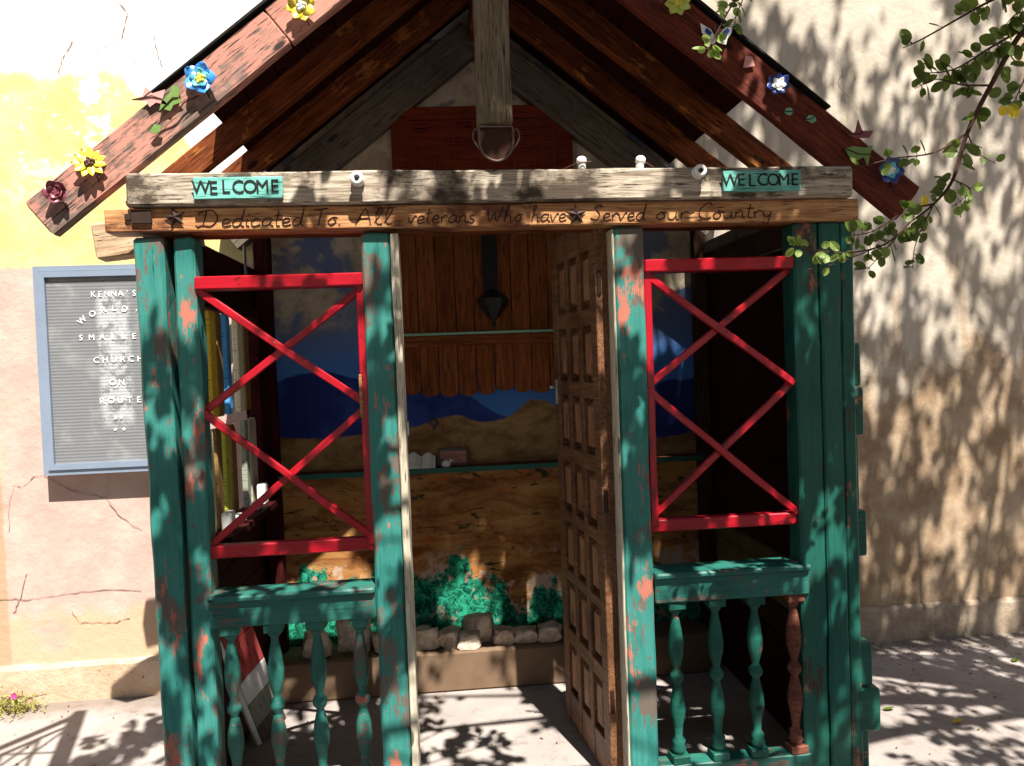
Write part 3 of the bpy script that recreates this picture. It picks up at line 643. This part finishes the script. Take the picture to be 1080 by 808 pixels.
# a leaning painted panel in the left corner
pn = thing('leaning_panel', 'narrow board painted red and dirty white leaning against the left inner wall behind the balusters', 'board', (-.74, 2.95, 0))
PM, PL = frame((-.745, 3.17, .01), (-.815, 2.90, .56), (-.75, .55, -.1))
for k, (a, b, mt) in enumerate(((0, .11, 'ledger'), (.113, .24, 'slatgrey'), (.243, .36, 'white'), (.363, .54, 'redflag'), (.543, .62, 'redflag'))):
    if mt == 'redflag' and 'redflag' not in M: M['redflag'] = wood('faded_red_paint', (.40, .05, .05), (.55, .10, .09))
    obj('painted_square', box(a, b, -.008, .008, -.07, .07, .002), mt, pn, PM)
obj('edge_strip', box(0, .62, -.008, .008, .073, .095, .002), 'white', pn, PM)

# ------------------------------------------------ message board on the left
MB = thing('message_board', 'blue-grey framed letter board hung on the pink wall left of the chapel', 'sign board', (-1.48, 3.66, 1.06))
mx0, mx1, mz0, mz1 = -1.800, -1.17, 1.055, 1.992
obj('case', box(mx0+.004, mx1-.004, 3.605, 3.662, mz0+.004, mz1-.004, .006), 'boardside', MB)
def ringframe(x0, x1, z0, z1, wd, y0, y1):
    def miter(a, b, c, d): # quad prism
        return prism([a, b, c, d], y0, y1)
    return join(miter((x0, z0), (x1, z0), (x1-wd, z0+wd), (x0+wd, z0+wd)), miter((x0, z1), (x0+wd, z1-wd), (x1-wd, z1-wd), (x1, z1)), miter((x0, z0+.0005), (x0+wd, z0+wd+.0005), (x0+wd, z1-wd-.0005), (x0, z1-.0005)), miter((x1, z0), (x1, z1), (x1-wd, z1-wd), (x1-wd, z0+wd)))
obj('frame', join(ringframe(mx0, mx1, mz0, mz1, .022, 3.592, 3.606), ringframe(mx0+.024, mx1-.024, mz0+.024, mz1-.024, .026, 3.584, 3.604)), 'blueframe', MB)
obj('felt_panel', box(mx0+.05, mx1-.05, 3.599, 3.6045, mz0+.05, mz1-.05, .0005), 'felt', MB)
M['letter'] = plain('white_plastic_letter', (.85, .85, .83), .4, .4, 0, .03)
def put_text(s, x, z, size, y=3.597, rot=0, sp=1.0, arch=0, name='letter'):
    for k, ch in enumerate(s):
        if ch == ' ': continue
        u = k-(len(s)-1)/2; px = x+u*sp*size
        vf = text_mesh(ch, size*1.0, .0015)
        obj(name, tr(vf, Matrix.Translation((px, y, z-arch*u*u)) @ Matrix.Rotation(2*arch*u/(sp*size), 4, 'Y') @ TXT), 'letter', MB)
CXB = -1.455
put_text("KENNA'S", CXB-.005, 1.861, .036, sp=.82)
put_text("WORLD'S", CXB-.008, 1.796, .038, sp=1.22, arch=.0055)
put_text('SMALLEST', CXB+.005, 1.668, .036, sp=1.28)
put_text('CHURCH', CXB, 1.565, .038, sp=1.0)
put_text('ON', CXB-.01, 1.462, .038, sp=1.0)
put_text('ROUTE', CXB, 1.380, .038, sp=1.05)
put_text('66', CXB-.013, 1.305, .030, sp=.85)
put_text('••', CXB-.010, 1.248, .050, sp=.75)

# ------------------------------------------------ WELCOME plaques
def plaque(x0, x1, z0, z1, label):
    t = thing('welcome_plaque', label, 'plaque', ((x0+x1)/2, 2.45, z0), 'welcome plaques on the upper beam')
    m, L = frame((x0, 2.446, (z0+z1)/2), (x1, 2.446, (z0+z1)/2), (0, 1, 0))
    obj('board', beam(L, .012, z1-z0, .002, .0008, seed=x0), 'teal', t, m)
    cx_ = (x0+x1)/2
    for k, ch in enumerate('WELCOME'):
        u = k-3; vf = text_mesh(ch, .058, .001)
        V = [Vector((v.x*.95, v.y, v.z)) for v in vf[0]]
        obj('letter', tr((V, vf[1]), Matrix.Translation((cx_+u*(x1-x0)*.137, 2.4383, (z0+z1)/2+R.uniform(-.002, .002))) @ TXT), 'black', t)
plaque(-0.7408, -0.4717, 2.028, 2.095, 'sunlit teal WELCOME plaque at the left end of the upper beam')
plaque(0.9382, 1.204, 2.024, 2.092, 'shaded teal WELCOME plaque at the right end of the upper beam')

# ------------------------------------------------ stars, insulators, bell, flowers
def star(x, z, r, label, y=2.472, n=5):
    V = [(0, 0, .012)]; F = []
    for k in range(2*n):
        rad__ = r if k % 2 == 0 else r*.42; a = pi/2+pi*k/n; V.append((rad__*cos(a), rad__*sin(a), 0))
    V.append((0, 0, -.002))
    for k in range(2*n): F += [(0, 1+k, 1+(k+1) % (2*n)), (2*n+1, 1+(k+1) % (2*n), 1+k)]
    o = obj('metal_star', (V, F), 'darkmetal', None, Matrix.Translation((x, y, z)) @ TXT @ Matrix.Rotation(R.uniform(-.3, .3), 4, 'Z')); tag(o, label, 'star', 'dark metal stars on the lettered beam')
star(-0.8094, 1.98, 0.03533, 'dark five-pointed metal star before the lettering at the left of the lower beam')
star(0.454, 1.964, 0.0374, 'dark five-pointed metal star in the middle of the lettering, right of the word have')
hp = obj('hinge_plate', join(box(-.940, -.878, 2.467, 2.476, 1.962, 2.004, .002), box(-.960, -.9405, 2.469, 2.476, 1.973, 1.994, .002)), 'darkmetal'); tag(hp, 'small dark metal plate at the left end of the lower beam', 'metal plate')
def insul(x, z, face, label, tilt=0):
    t = thing('insulator', label, 'insulator', (x, 2.45, z), 'white porcelain insulators on the upper beam')
    pr = [(.012, 0), (.021, .004), (.021, .014), (.013, .019), (.013, .024), (.021, .029), (.021, .038), (.010, .043), (.0095, .040)]
    if not face: pr = [(.012, 0), (.0135, .002), (.0135, .016), (.0125, .018), (.0165, .021), (.017, .030), (.0155, .038), (.010, .043), (.003, .0445)]
    mt = Matrix.Translation((x, 2.4545, z)) @ Matrix.Rotation(pi/2, 4, 'X') if face else Matrix.Translation((x, 2.49, z)) @ Matrix.Rotation(tilt, 4, 'Y')
    obj('spool', lathe(pr, 18), 'whitecer', t, mt, smooth=True)
    if face: obj('screw', lathe([(.007, .038), (.007, .045), (.003, .047)], 10), 'black', t, mt)
    else: obj('wire', tube([(x, 2.488, z+.02), (x+.025, 2.47, z+.022), (x-.02, 2.472, z+.018), (x-.065, 2.50, z+.004)] if tilt <= 0 else [(x, 2.51, z+.03), (x+.03, 2.50, z+.022), (x+.055, 2.50, z+.005)], .0022, 6), 'rust', t)
insul(-0.241, 2.08, 1, 'round white insulator facing out beside the left WELCOME plaque')
insul(0.8551, 2.088, 1, 'round white insulator facing out just left of the right WELCOME plaque')
insul(0.4811, 2.113, 0, 'upright white insulator on the beam, nearer the hanging post', -.02)
insul(0.6733, 2.113, 0, 'tilted white insulator on the beam, farther right of the hanging post', .16)

bl = thing('metal_stirrup', 'rusty rounded metal stirrup hanging under the end of the centre post', 'stirrup', (.198, 2.45, 2.13))
def rr_poly(wd, h, n=16):
    return [(wd*1.0, h*.93), (wd*.9, h)]+[(-wd*.9, h), (-wd*1.0, h*.93)]+[(-wd*(1-.0*k)*cos(pi*k/n)*(1 if k else 1), h*.25-h*1.15*sin(pi*k/n)) for k in range(n+1)]
pp = rr_poly(.052, .055)
obj('plate', tr(prism(pp, -.004, .004), Matrix.Translation((.199, 2.446, 2.184))), 'shaderust', bl)
obj('rim', tube([(.199+x*1.04, 2.439, 2.184+z*1.04) for x, z in pp+pp[:1]], .0038, 6), 'oldmetal', bl)
for s in (-1, 1):
    obj('side_loop', tube(spline([(.199+s*.048, 2.444, 2.217), (.199+s*.066, 2.439, 2.234), (.199+s*.074, 2.439, 2.209), (.199+s*.062, 2.439, 2.181), (.199+s*.048, 2.444, 2.167)]), .0026, 6), 'oldmetal', bl)

def flower(x, z, r, n, petal, mid, label, name='metal_flower', y=2.478, shape=.5, cup=.25, cat='flower ornament', n2=0, edge=None):
    t = thing(name, label, cat, (x, y, z), 'enamelled metal ornaments on the gable boards')
    a0 = R.uniform(0, 1)
    def pet(rr_, a, lift):
        V = []; F = []; K = 6
        for i in range(K+1):
            q = i/K; wd = rr_*shape*sin(pi*min(1, q*.82+.12))**.8
            for j in (-1, 0, 1):
                rad__ = rr_*(.15+.85*q)*(1-.06*abs(j)); hh = lift+cup*rr_*q*q+abs(j)*.06*rr_
                V.append((rad__*cos(a)-j*wd*.75*sin(a), rad__*sin(a)+j*wd*.75*cos(a), hh))
        for i in range(K):
            for j in range(2): b = i*3+j; F.append((b, b+1, b+4, b+3))
        return V, F
    vf = join(*[pet(r*R.uniform(.93, 1.05), a0+2*pi*k/n, .004+.002*(k % 2)) for k in range(n)])
    mt = Matrix.Translation((x, y, z)) @ Matrix.Rotation(R.uniform(-.2, .2), 4, 'Z') @ Matrix.Rotation(R.uniform(-.25, .25), 4, 'X') @ TXT
    o = obj('petals', vf, petal, t, mt, smooth=True); md = o.modifiers.new('s', 'SOLIDIFY'); md.thickness = .0015
    if n2: o = obj('inner_petals', join(*[pet(r*.6, a0+.3+2*pi*k/n2, .010) for k in range(n2)]), edge or petal, t, mt, smooth=True); o.modifiers.new('s', 'SOLIDIFY').thickness = .0015
    obj('centre', join(*[tr(lathe([(.004, 0), (.006, .003), (.004, .006), (.001, .007)], 8), Matrix.Translation((r*.16*cos(q*2.4)*math.sqrt(q/3), r*.16*sin(q*2.4)*math.sqrt(q/3), .010))) for q in range(9)]), mid, t, mt)
    obj('stem', tube([(x, y+.012, z), (x+.01, y+.015, z-.03), (x+.02, 2.490, z-.055)], .002, 6), 'darkmetal', t)
    return t
flower(-0.3963, 2.632, 0.04954, 8, 'yellow', 'white', 'yellow eight-petalled metal flower near the top of the left gable board', cup=.3)
bf = flower(-0.7121, 2.406, 0.0516, 5, 'skyblue', 'yellow', 'bright blue five-petalled metal flower on the left gable board', shape=.62, n2=5, edge='cyan')
flower(-1.056, 2.151, 0.0516, 11, 'sunyellow', 'rust', 'yellow metal sunflower with dark centre low on the left gable board', shape=.30, cup=.1)
flower(-1.154, 2.065, 0.03715, 5, 'maroon', 'maroon', 'cluster of dusty maroon metal roses at the tip of the left gable board', shape=.8, cup=.5, n2=4)
flower(0.8132, 2.648, 0.04747, 8, 'lime', 'yellow', 'pale lime eight-petalled metal flower near the top of the right gable board', shape=.42)
flower(0.7224, 2.692, 0.03509, 4, 'pinkrose', 'pinkrose', 'pink metal rose at the top edge of the right gable board', shape=.7, cup=.5)
flower(1.15, 2.379, 0.04128, 7, 'navy', 'white', 'small dark blue metal flower with white centre midway on the right gable board', n2=5, edge='white')
flower(1.531, 2.093, 0.04747, 6, 'navy', 'white', 'blue metal flower near the tip of the right gable board among the leaves', shape=.6, n2=5, edge='cyan')
def leafshape(poly, x, z, mat, label, name, cat='leaf ornament', y=2.483, vein=True):
    t = thing(name, label, cat, (x, y, z), 'enamelled metal ornaments on the gable boards')
    o = obj('blade', prism([(x+a, z+b) for a, b in poly], y-.003, y), mat, t)
    if vein: obj('vein', tube([(x+poly[0][0], y-.004, z+poly[0][1]), (x, y-.006, z), (x+poly[len(poly)//2][0], y-.004, z+poly[len(poly)//2][1])], .0018, 5), 'darkmetal', t)
    return t
lf = [(-.045, -.045), (-.035, -.01), (-.012, .012), (.0, .04), (.022, .03), (.016, .0), (.028, -.012), (.0, -.022), (-.01, -.04), (-.028, -.035)]
leafshape(lf, -0.7998, 2.351, 'leafgreen', 'green metal leaf beside the bright blue flower', 'metal_leaf')
leafshape([(-.06, -.012), (-.03, .0), (-.02, .03), (.0, .008), (.04, .02), (.03, -.01), (.05, -.03), (.01, -.02), (-.01, -.034), (-.02, -.014)], -0.8617, 2.357, 'pinkrose', 'dusty pink metal bird shape at the roof edge above the green leaf', 'metal_bird', 'bird ornament')
obj_t = thing('metal_vine', 'thin curling wire vine with small leaves under the bright blue flower', 'vine ornament', (-.80, 2.478, 2.28), 'enamelled metal ornaments on the gable boards')
obj('wire', tube(spline([(-.72, 2.478, 2.357), (-.764, 2.476, 2.336), (-.795, 2.478, 2.30), (-.836, 2.478, 2.279), (-.857, 2.478, 2.259)]), .0025, 6), 'rust', obj_t)
obj('small_leaf', prism([(-.872, 2.248), (-.857, 2.269), (-.836, 2.264), (-.841, 2.245), (-.862, 2.238)], 2.473, 2.476), 'leafgreen', obj_t)
w1 = [(0, -.035), (-.02, .0), (-.055, .02), (-.05, -.012), (-.035, -.03), (-.03, -.05), (-.008, -.045)]
bt = thing('metal_butterfly', 'white and blue metal butterfly on the upper right gable board', 'butterfly ornament', (.941, 2.48, 2.537), 'enamelled metal ornaments on the gable boards')
for s in (-1, 1):
    obj('wing', prism([(.944+s*-a*1.0, 2.563+b) for a, b in w1], 2.474, 2.477), 'white', bt)
    obj('marking', prism([(.944+s*a, 2.563+b) for a, b in ((.018, -.012), (.036, .004), (.042, -.006), (.028, -.026))], 2.470, 2.4725), 'navy', bt)
obj('body', tube([(.944, 2.470, 2.578), (.944, 2.468, 2.553), (.944, 2.470, 2.511)], [.003, .006, .003], 8), 'black', bt)
leafshape([(-.016, 0), (-.008, .012), (.008, .012), (.016, 0), (.006, -.012), (-.008, -.01)], 1.187, 2.295, 'mint', 'tiny mint green metal leaf under the small dark blue flower', 'metal_leaf')
leafshape([(-.02, -.002), (-.008, .014), (.012, .012), (.018, -.004), (.004, -.014)], 1.264, 2.269, 'mint', 'tiny mint green metal leaf nearer the beam on the right gable board', 'metal_leaf')
leafshape([(-.05, 0), (-.02, .008), (-.008, .05), (.006, .012), (.045, .012), (.03, -.012), (-.02, -.012)], 1.437, 2.217, 'maroon', 'maroon metal leaf with a raised point on the upper edge of the right gable board', 'metal_leaf')
leafshape([(-.05, .02), (-.02, .028), (.02, .022), (.05, .03), (.04, .0), (.03, -.04), (.018, -.01), (-.01, -.02), (-.035, -.008)], 1.429, 2.15, 'leafgreen', 'bright green metal leaf just above the blue flower on the right', 'metal_leaf')
leafshape([(-.02, -.02), (-.01, .02), (.012, .016), (.02, -.014)], 1.053, 2.46, 'pinkrose', 'small pink metal petal right of the butterfly', 'metal_petal', 'petal ornament', vein=False)
sn = thing('copper_sun', 'spiky copper sunburst ornament at the top of the centre post', 'sun ornament', (.198, 2.425, 2.70))
def spikes(n, r0, r1, sc):
    V = [(0, 0, .012)]; F = []
    for k in range(2*n):
        q = (r1 if k % 2 == 0 else r0)*sc; a = 2*pi*k/n/2; V.append((q*cos(a), q*sin(a), 0))
    for k in range(2*n): F.append((0, 1+k, 1+(k+1) % (2*n)))
    return V, F
o = obj('rays', spikes(15, .055, .088, 1), 'copper', sn, Matrix.Translation((.198, 2.428, 2.745)) @ TXT); o.modifiers.new('s', 'SOLIDIFY').thickness = .002
obj('disc', tr(lathe([(.045, 0), (.04, .012), (.02, .02), (.001, .022)], 18), Matrix.Translation((.198, 2.418, 2.745)) @ TXT), 'rust', sn, smooth=True)

# ------------------------------------------------ plant at the left wall foot
pl = thing('flowering_weed', 'dry yellow-green weed with one pink flower at the foot of the pink wall', 'plant', (-1.98, 3.60, 0))
vf = []
for k in range(260):
    c = Vector((-1.98+R.gauss(0, .07), 3.60-abs(R.gauss(0, .05)), abs(R.gauss(0, .035))+.003)); vf.append(leaf(c, rv()+Vector((0, 0, .5)), rv(), R.uniform(.018, .035), .009))
obj('foliage', join(*vf), 'plant', pl)
obj('stem', join(*[tube([(-1.98, 3.60, 0), (-1.98+R.gauss(0, .04), 3.6-abs(R.gauss(0, .03)), .04), (-1.98+R.gauss(0, .08), 3.58, .07)], .0015, 5) for _ in range(14)]), 'bark', pl)
M['magenta'] = plain('pink_petal', (.55, .06, .22), .6)
obj('blossom', join(*[leaf(Vector((-1.955, 3.55, .085)), Vector((cos(a), -.3, sin(a))), Vector((0, -1, 0)), .018, .014) for a in [k*1.257 for k in range(5)]]), 'magenta', pl)

# ------------------------------------------------ iron gate off to the left
GT = thing('iron_gate', 'tall black iron gate standing open off to the left of the paving', 'gate', (-1.15, 1.75, 0))
gx = Vector((-1.17, 1.77, 0)); gd = Vector((-.30, -.42, 0)).normalized()
for s, nm in ((0, 'gate_post'), (1.3, 'gate_post')):
    p = gx+gd*s; obj(nm, box(p.x-.03, p.x+.03, p.y-.03, p.y+.03, 0, 3.08, .004), 'iron', GT)
for z, th in ((3.04, .035), (2.90, .02), (1.2, .03), (.15, .03)):
    a = gx; b = gx+gd*1.3; obj('gate_rail', tube([(a.x, a.y, z), (b.x, b.y, z)], th*.6, 6), 'iron', GT)
for k in range(1, 9):
    p = gx+gd*(1.3*k/9); obj('gate_bar', tube([(p.x, p.y, .15), (p.x, p.y, 2.92)], .009, 6), 'iron', GT)
for k in range(8):
    a = gx+gd*(1.3*k/9); b = gx+gd*(1.3*(k+2)/9) if k < 7 else gx+gd*1.3
    obj('gate_scroll', tube([(a.x, a.y, 2.45), (b.x, b.y, 2.9)], .008, 6), 'iron', GT); obj('gate_scroll', tube([(b.x, b.y, 2.45), (a.x, a.y, 2.9)], .008, 6), 'iron', GT)

# ------------------------------------------------ tree: trunk and crown stand to the right, out of view; one spray hangs into the picture
TR = thing('leafy_tree', 'leafy tree whose thin branches of round green leaves hang in front of the right side', 'tree', (3.5, 1.2, 0))
def wander(a, b, k=8, amp=.1):
    a, b = Vector(a), Vector(b); return [a.lerp(b, i/k)+(rv()*amp*(0 if i in (0, k) else 1)) for i in range(k+1)]
tk = wander((3.6, 1.1, 0), (3.3, .6, 4.0), 8, .05)
obj('trunk', tube(tk, [.13-.008*i for i in range(9)], 10), 'bark', TR, smooth=True)
def dens(x, z):
    """how thick the crown is, for the ray that meets the facade plane at x, z"""
    n_ = .5+.5*mnoise.noise(Vector((x*1.1, z*1.1, 5)))*1.6
    lim = -.25 if z > 2.12 else (-.50+(2.12-z)*.9 if z > 1.75 else -.85)
    if z < 1.75: lim = -1.0-.4*(1.75-z)/1.0
    if z > 1.75 and z <= 2.12: lim = -.80+(z-1.75)/.37*.55
    if x < lim: return 0
    d = .95
    if x < .1 and z > 1.45: d = .20
    if .2 < x < .85 and z > 2.1 and z < 2.6: d = .30
    if x < .1 and z <= 1.45: d = .38
    if .1 <= x < .75 and z < 2.0: d = .42
    if -.1 < x < .5 and z < 1.55 and z > .9: d = .50
    if x > .75 and z < 2.2: d = .62
    if .0 < x < 1.6 and z > 2.1 and z < 2.9: d = 1.15
    if x > 1.6: d = .50 if z > 3.0 else .56
    if -.3 < x < .75 and 1.85 < z < 2.2: d = .16
    if x < -.3 and 1.92 < z < 2.2: d = 0
    if x > .95 and 1.85 < z < 2.2: d = 1.2
    if .30 < x < .8 and 2.15 < z < 2.6: d = .05
    if .08 < x < .30 and 2.15 < z < 2.8: d = 1.1
    if -.12 < x < .08 and 2.8 < z < 3.0: d = .1
    if -.45 < x < -.1 and 2.15 < z < 2.45: d = .12
    if .75 < x < 1.6 and 2.9 < z < 4.2: d = 1.15
    if 0 < x < .55 and .8 < z < 1.9: d = .10
    if x > 1.5 and z < 1.9: d = .45
    g_ = mnoise.noise(Vector((x*3.3, z*2.2, 11)))
    g2 = mnoise.noise(Vector((x*7.5, z*4.5, 31)))
    if (g_ > .18 or g2 > .30) and x < 1.6: d *= .06
    if x >= 1.6 and (g_ > .30 or g2 > .22): d *= .08
    return d*(.45+.85*max(0, min(1, n_)))
leaves = []; twigs = []; hubs = []
CL = 0
while CL < 1750:
    x = R.uniform(-1.45, 3.6); z = R.uniform(-.2, 5.2)
    if R.random()*1.35 > dens(x, z): continue
    CL += 1
    t = R.uniform(1.9, 3.9); c = Vector((x, 2.5, z))+SUN*t
    if c.z < 1.80+.62*c.y: continue
    hubs.append(c)
    d = (rv()+Vector((-.3, .1, -.5))).normalized(); L = R.uniform(.10, .24) if x < 1.6 else R.uniform(.15, .32)
    tw = [c, c+d*L*.5+rv()*.015, c+d*L]; twigs.append(tube(tw, [.004, .003, .0015], 4))
    for k in range(R.randint(14, 24) if x < 1.6 else R.randint(9, 15)):
        q = R.random(); p = c+d*L*q+rv()*R.uniform(.0, .05)
        leaves.append(leaf(p, (d+rv()*1.2), rv()+Vector((0, 0, .8)), R.uniform(.045, .075), R.uniform(.032, .050)))
obj('crown', join(*leaves), 'leaf', TR)
top = Vector((3.3, .6, 4.0)); limbs = []
sel = R.sample(hubs, 60)
for h in sel[:26]:
    mid = top.lerp(h, .5)+Vector((0, 0, .2))+rv()*.12
    limbs.append(tube(spline([top, mid, h], 6), [.035-.0023*i for i in range(13)], 6))
for h in hubs[::5]:
    near = min(sel[:26], key=lambda q: (q-h).length); limbs.append(tube([near, near.lerp(h, .5)+rv()*.04, h], [.007, .005, .003], 4))
obj('limbs', join(*limbs), 'bark', TR); obj('twigs', join(*twigs), 'bark', TR)
# added broad tree, unseen behind the viewpoint, cuts sky fill and shades the yard
T2 = thing('added_shade_tree', 'broad dense tree added out of view to block sky light', 'tree', (-.5, -6, 0))
obj('trunk', tube([(-.5, -6, 0), (-.45, -6.05, 1.6), (-.6, -5.9, 3.4), (-.3, -6, 5)], [.22, .17, .15, .09], 10), 'bark', T2, smooth=True)
lv = []
while len(lv) < 17000:
    p = Vector((R.uniform(-7, 8), R.uniform(-7.5, 1.3), R.uniform(1.6, 9)))
    if ((p.x-.5)/7.5)**2+((p.y+3.2)/4.6)**2+((p.z-5.2)/4)**2 > 1: continue
    if p.z > (2.5-p.y)/.575-.45 or p.z < 1.9+.66*p.y+.25 or (p.y > -4.5 and p.z < 2.6): continue
    if mnoise.noise(p*.55+Vector((3, 1, 2))) < -.28: continue
    lv.append(leaf(p, rv(), rv(), R.uniform(.18, .30), R.uniform(.12, .18)))
obj('crown', join(*lv), 'darkleaf', T2)
# the visible branch
BR = []; LV = []; LV2 = []; LY = []
def P(x, z, y=1.9): return Vector((x, y, z))
def rleaf(c, d, nrm, L, W_):
    d = d.normalized(); s = d.cross(nrm).normalized(); nn = s.cross(d); K = 5; V = [c]; F = []
    pr = [(.12, .30), (.32, .47), (.55, .50), (.78, .40), (.94, .20)]
    for q, w_ in pr: V += [c+d*L*q+s*W_*w_+nn*W_*.10, c+d*L*q-nn*W_*.02, c+d*L*q-s*W_*w_+nn*W_*.10]
    V.append(c+d*L); F = [(0, 1, 2), (0, 2, 3)]
    for i in range(4): a = 1+3*i; F += [(a, a+3, a+4, a+1), (a+1, a+4, a+5, a+2)]
    F += [(13, 16, 14), (14, 16, 15)]; return V, F
def spray(pts, r0, nl, size=.034, face=.8, lv=None):
    sp = spline(pts, 5); BR.append(tube(sp, [max(.0010, r0*(1-.8*i/len(sp))) for i in range(len(sp))], 6))
    for k in range(int(nl*1.7)):
        i = min(len(sp)-2, int(R.uniform(.15, 1)*(len(sp)-1))); c = sp[i]; dd = (sp[i+1]-sp[i]).normalized()
        sd = dd.cross(Vector((0, -1, 0)))*(1 if k % 2 else -1)
        d = (dd*.6+sd*.9+rv()*.45).normalized(); st = c+d*.008; BR.append(tube([c, st], .0008, 4))
        nrm = (Vector((0, -1, .3))*face+rv()*.7).normalized()
        q = rleaf(st, d, nrm, size*R.uniform(.5, 1.15), size*.68*R.uniform(.75, 1.1)); (lv if lv is not None else LV).append(q)
spray([P(1.95, 2.75, 1.75), P(1.70, 2.52, 1.85), P(1.557, 2.321), P(1.461, 2.173), P(1.393, 2.05), P(1.351, 1.93), P(1.297, 1.867), P(1.23, 1.82)], .010, 26, .042)
spray([P(1.70, 2.52, 1.85), P(1.52, 2.42), P(1.42, 2.37), P(1.28, 2.296), P(1.22, 2.27)], .005, 16, .040)
spray([P(1.557, 2.321), P(1.46, 2.27), P(1.36, 2.215), P(1.27, 2.205)], .004, 22, .042)
spray([P(1.461, 2.173), P(1.38, 2.175), P(1.31, 2.19), P(1.25, 2.165)], .003, 13, .038)
spray([P(1.393, 2.05), P(1.30, 2.00), P(1.18, 1.985), P(1.06, 1.955)], .003, 7, .032)
spray([P(1.393, 2.05), P(1.42, 2.0), P(1.47, 1.97)], .002, 3, .03)
spray([P(1.351, 1.93), P(1.40, 1.90), P(1.35, 1.86)], .002, 8, .034, lv=LV2)
spray([P(1.297, 1.867), P(1.22, 1.85), P(1.13, 1.80), P(1.07, 1.79)], .003, 14, .034)
spray([P(1.23, 1.82), P(1.16, 1.765), P(1.06, 1.745), P(.97, 1.755), P(.915, 1.765)], .0028, 17, .032, lv=LV2)
spray([P(1.23, 1.82), P(1.19, 1.78), P(1.15, 1.74), P(1.11, 1.70)], .0025, 10, .036)
spray([P(1.16, 1.765), P(1.03, 1.72), P(.95, 1.705)], .0018, 5, .028, lv=LV2)
spray([P(1.297, 1.867), P(1.26, 1.80), P(1.24, 1.75), P(1.235, 1.70)], .002, 8, .034)
spray([P(1.70, 2.52, 1.85), P(1.62, 2.36), P(1.56, 2.20), P(1.52, 2.12)], .004, 18, .044)
spray([P(1.62, 2.36), P(1.54, 2.36), P(1.49, 2.31)], .003, 12, .042)
spray([P(1.1, 2.85, 1.8), P(.95, 2.60, 1.85), P(.83, 2.46), P(.765, 2.375), P(.72, 2.30), P(.70, 2.265)], .004, 20, .030, lv=LV2)
spray([P(.83, 2.46), P(.78, 2.36), P(.77, 2.32)], .002, 8, .030)
LY.append(rleaf(P(1.515, 2.125), Vector((.3, 0, -1)), Vector((0, -1, .2)), .04, .04)); LY.append(rleaf(P(1.50, 2.12), Vector((-.6, 0, -1)), Vector((0, -1, .2)), .03, .026)); LY.append(rleaf(P(1.27, 1.86), Vector((0, 0, 1)), Vector((0, -1, .2)), .03, .02))
obj('branch', join(*BR), 'bark', TR); obj('foliage', join(*LV), 'leaf', TR); obj('pale_foliage', join(*LV2), 'leaf2', TR); obj('yellow_leaves', join(*LY), 'leafy', TR)
# grit and leaf bits gathered on the paving
gv = []
for _ in range(520):
    if R.random() < .6: q = Vector((R.uniform(1.45, 3.6), 3.63-abs(R.gauss(0, .25)), .004))
    else: q = Vector((R.uniform(-2.2, 3.2), R.uniform(2.2, 3.6), .004))
    gv.append(leaf(q, Vector((R.gauss(0, 1), R.gauss(0, 1), .08)), Vector((R.gauss(0, .2), R.gauss(0, .2), 1)), R.uniform(.006, .022), R.uniform(.004, .011)))
M['litter'] = plain('dry_litter', (.16, .10, .05), .9, .1, 0, .5)
tag(obj('leaf_litter', join(*gv), 'litter'), 'scattered dry leaf bits and grit on the paving', 'litter', kind='stuff')
# fallen leaves
for i, (x, y, lb) in enumerate(((1.75, 2.95, 'fallen green leaf on the paving near the right post'), (1.95, 2.80, 'fallen brownish leaf on the paving farther right'), (2.6, 3.3, 'tiny fallen leaf near the right wall foot'))):
    t = obj('fallen_leaf', rleaf(Vector((x, y, .006)), Vector((1, .3*i, .1)), Vector((0, .2, 1)), .05, .03), ['leaf', 'leafy', 'leaf'][i]); tag(t, lb, 'leaf')
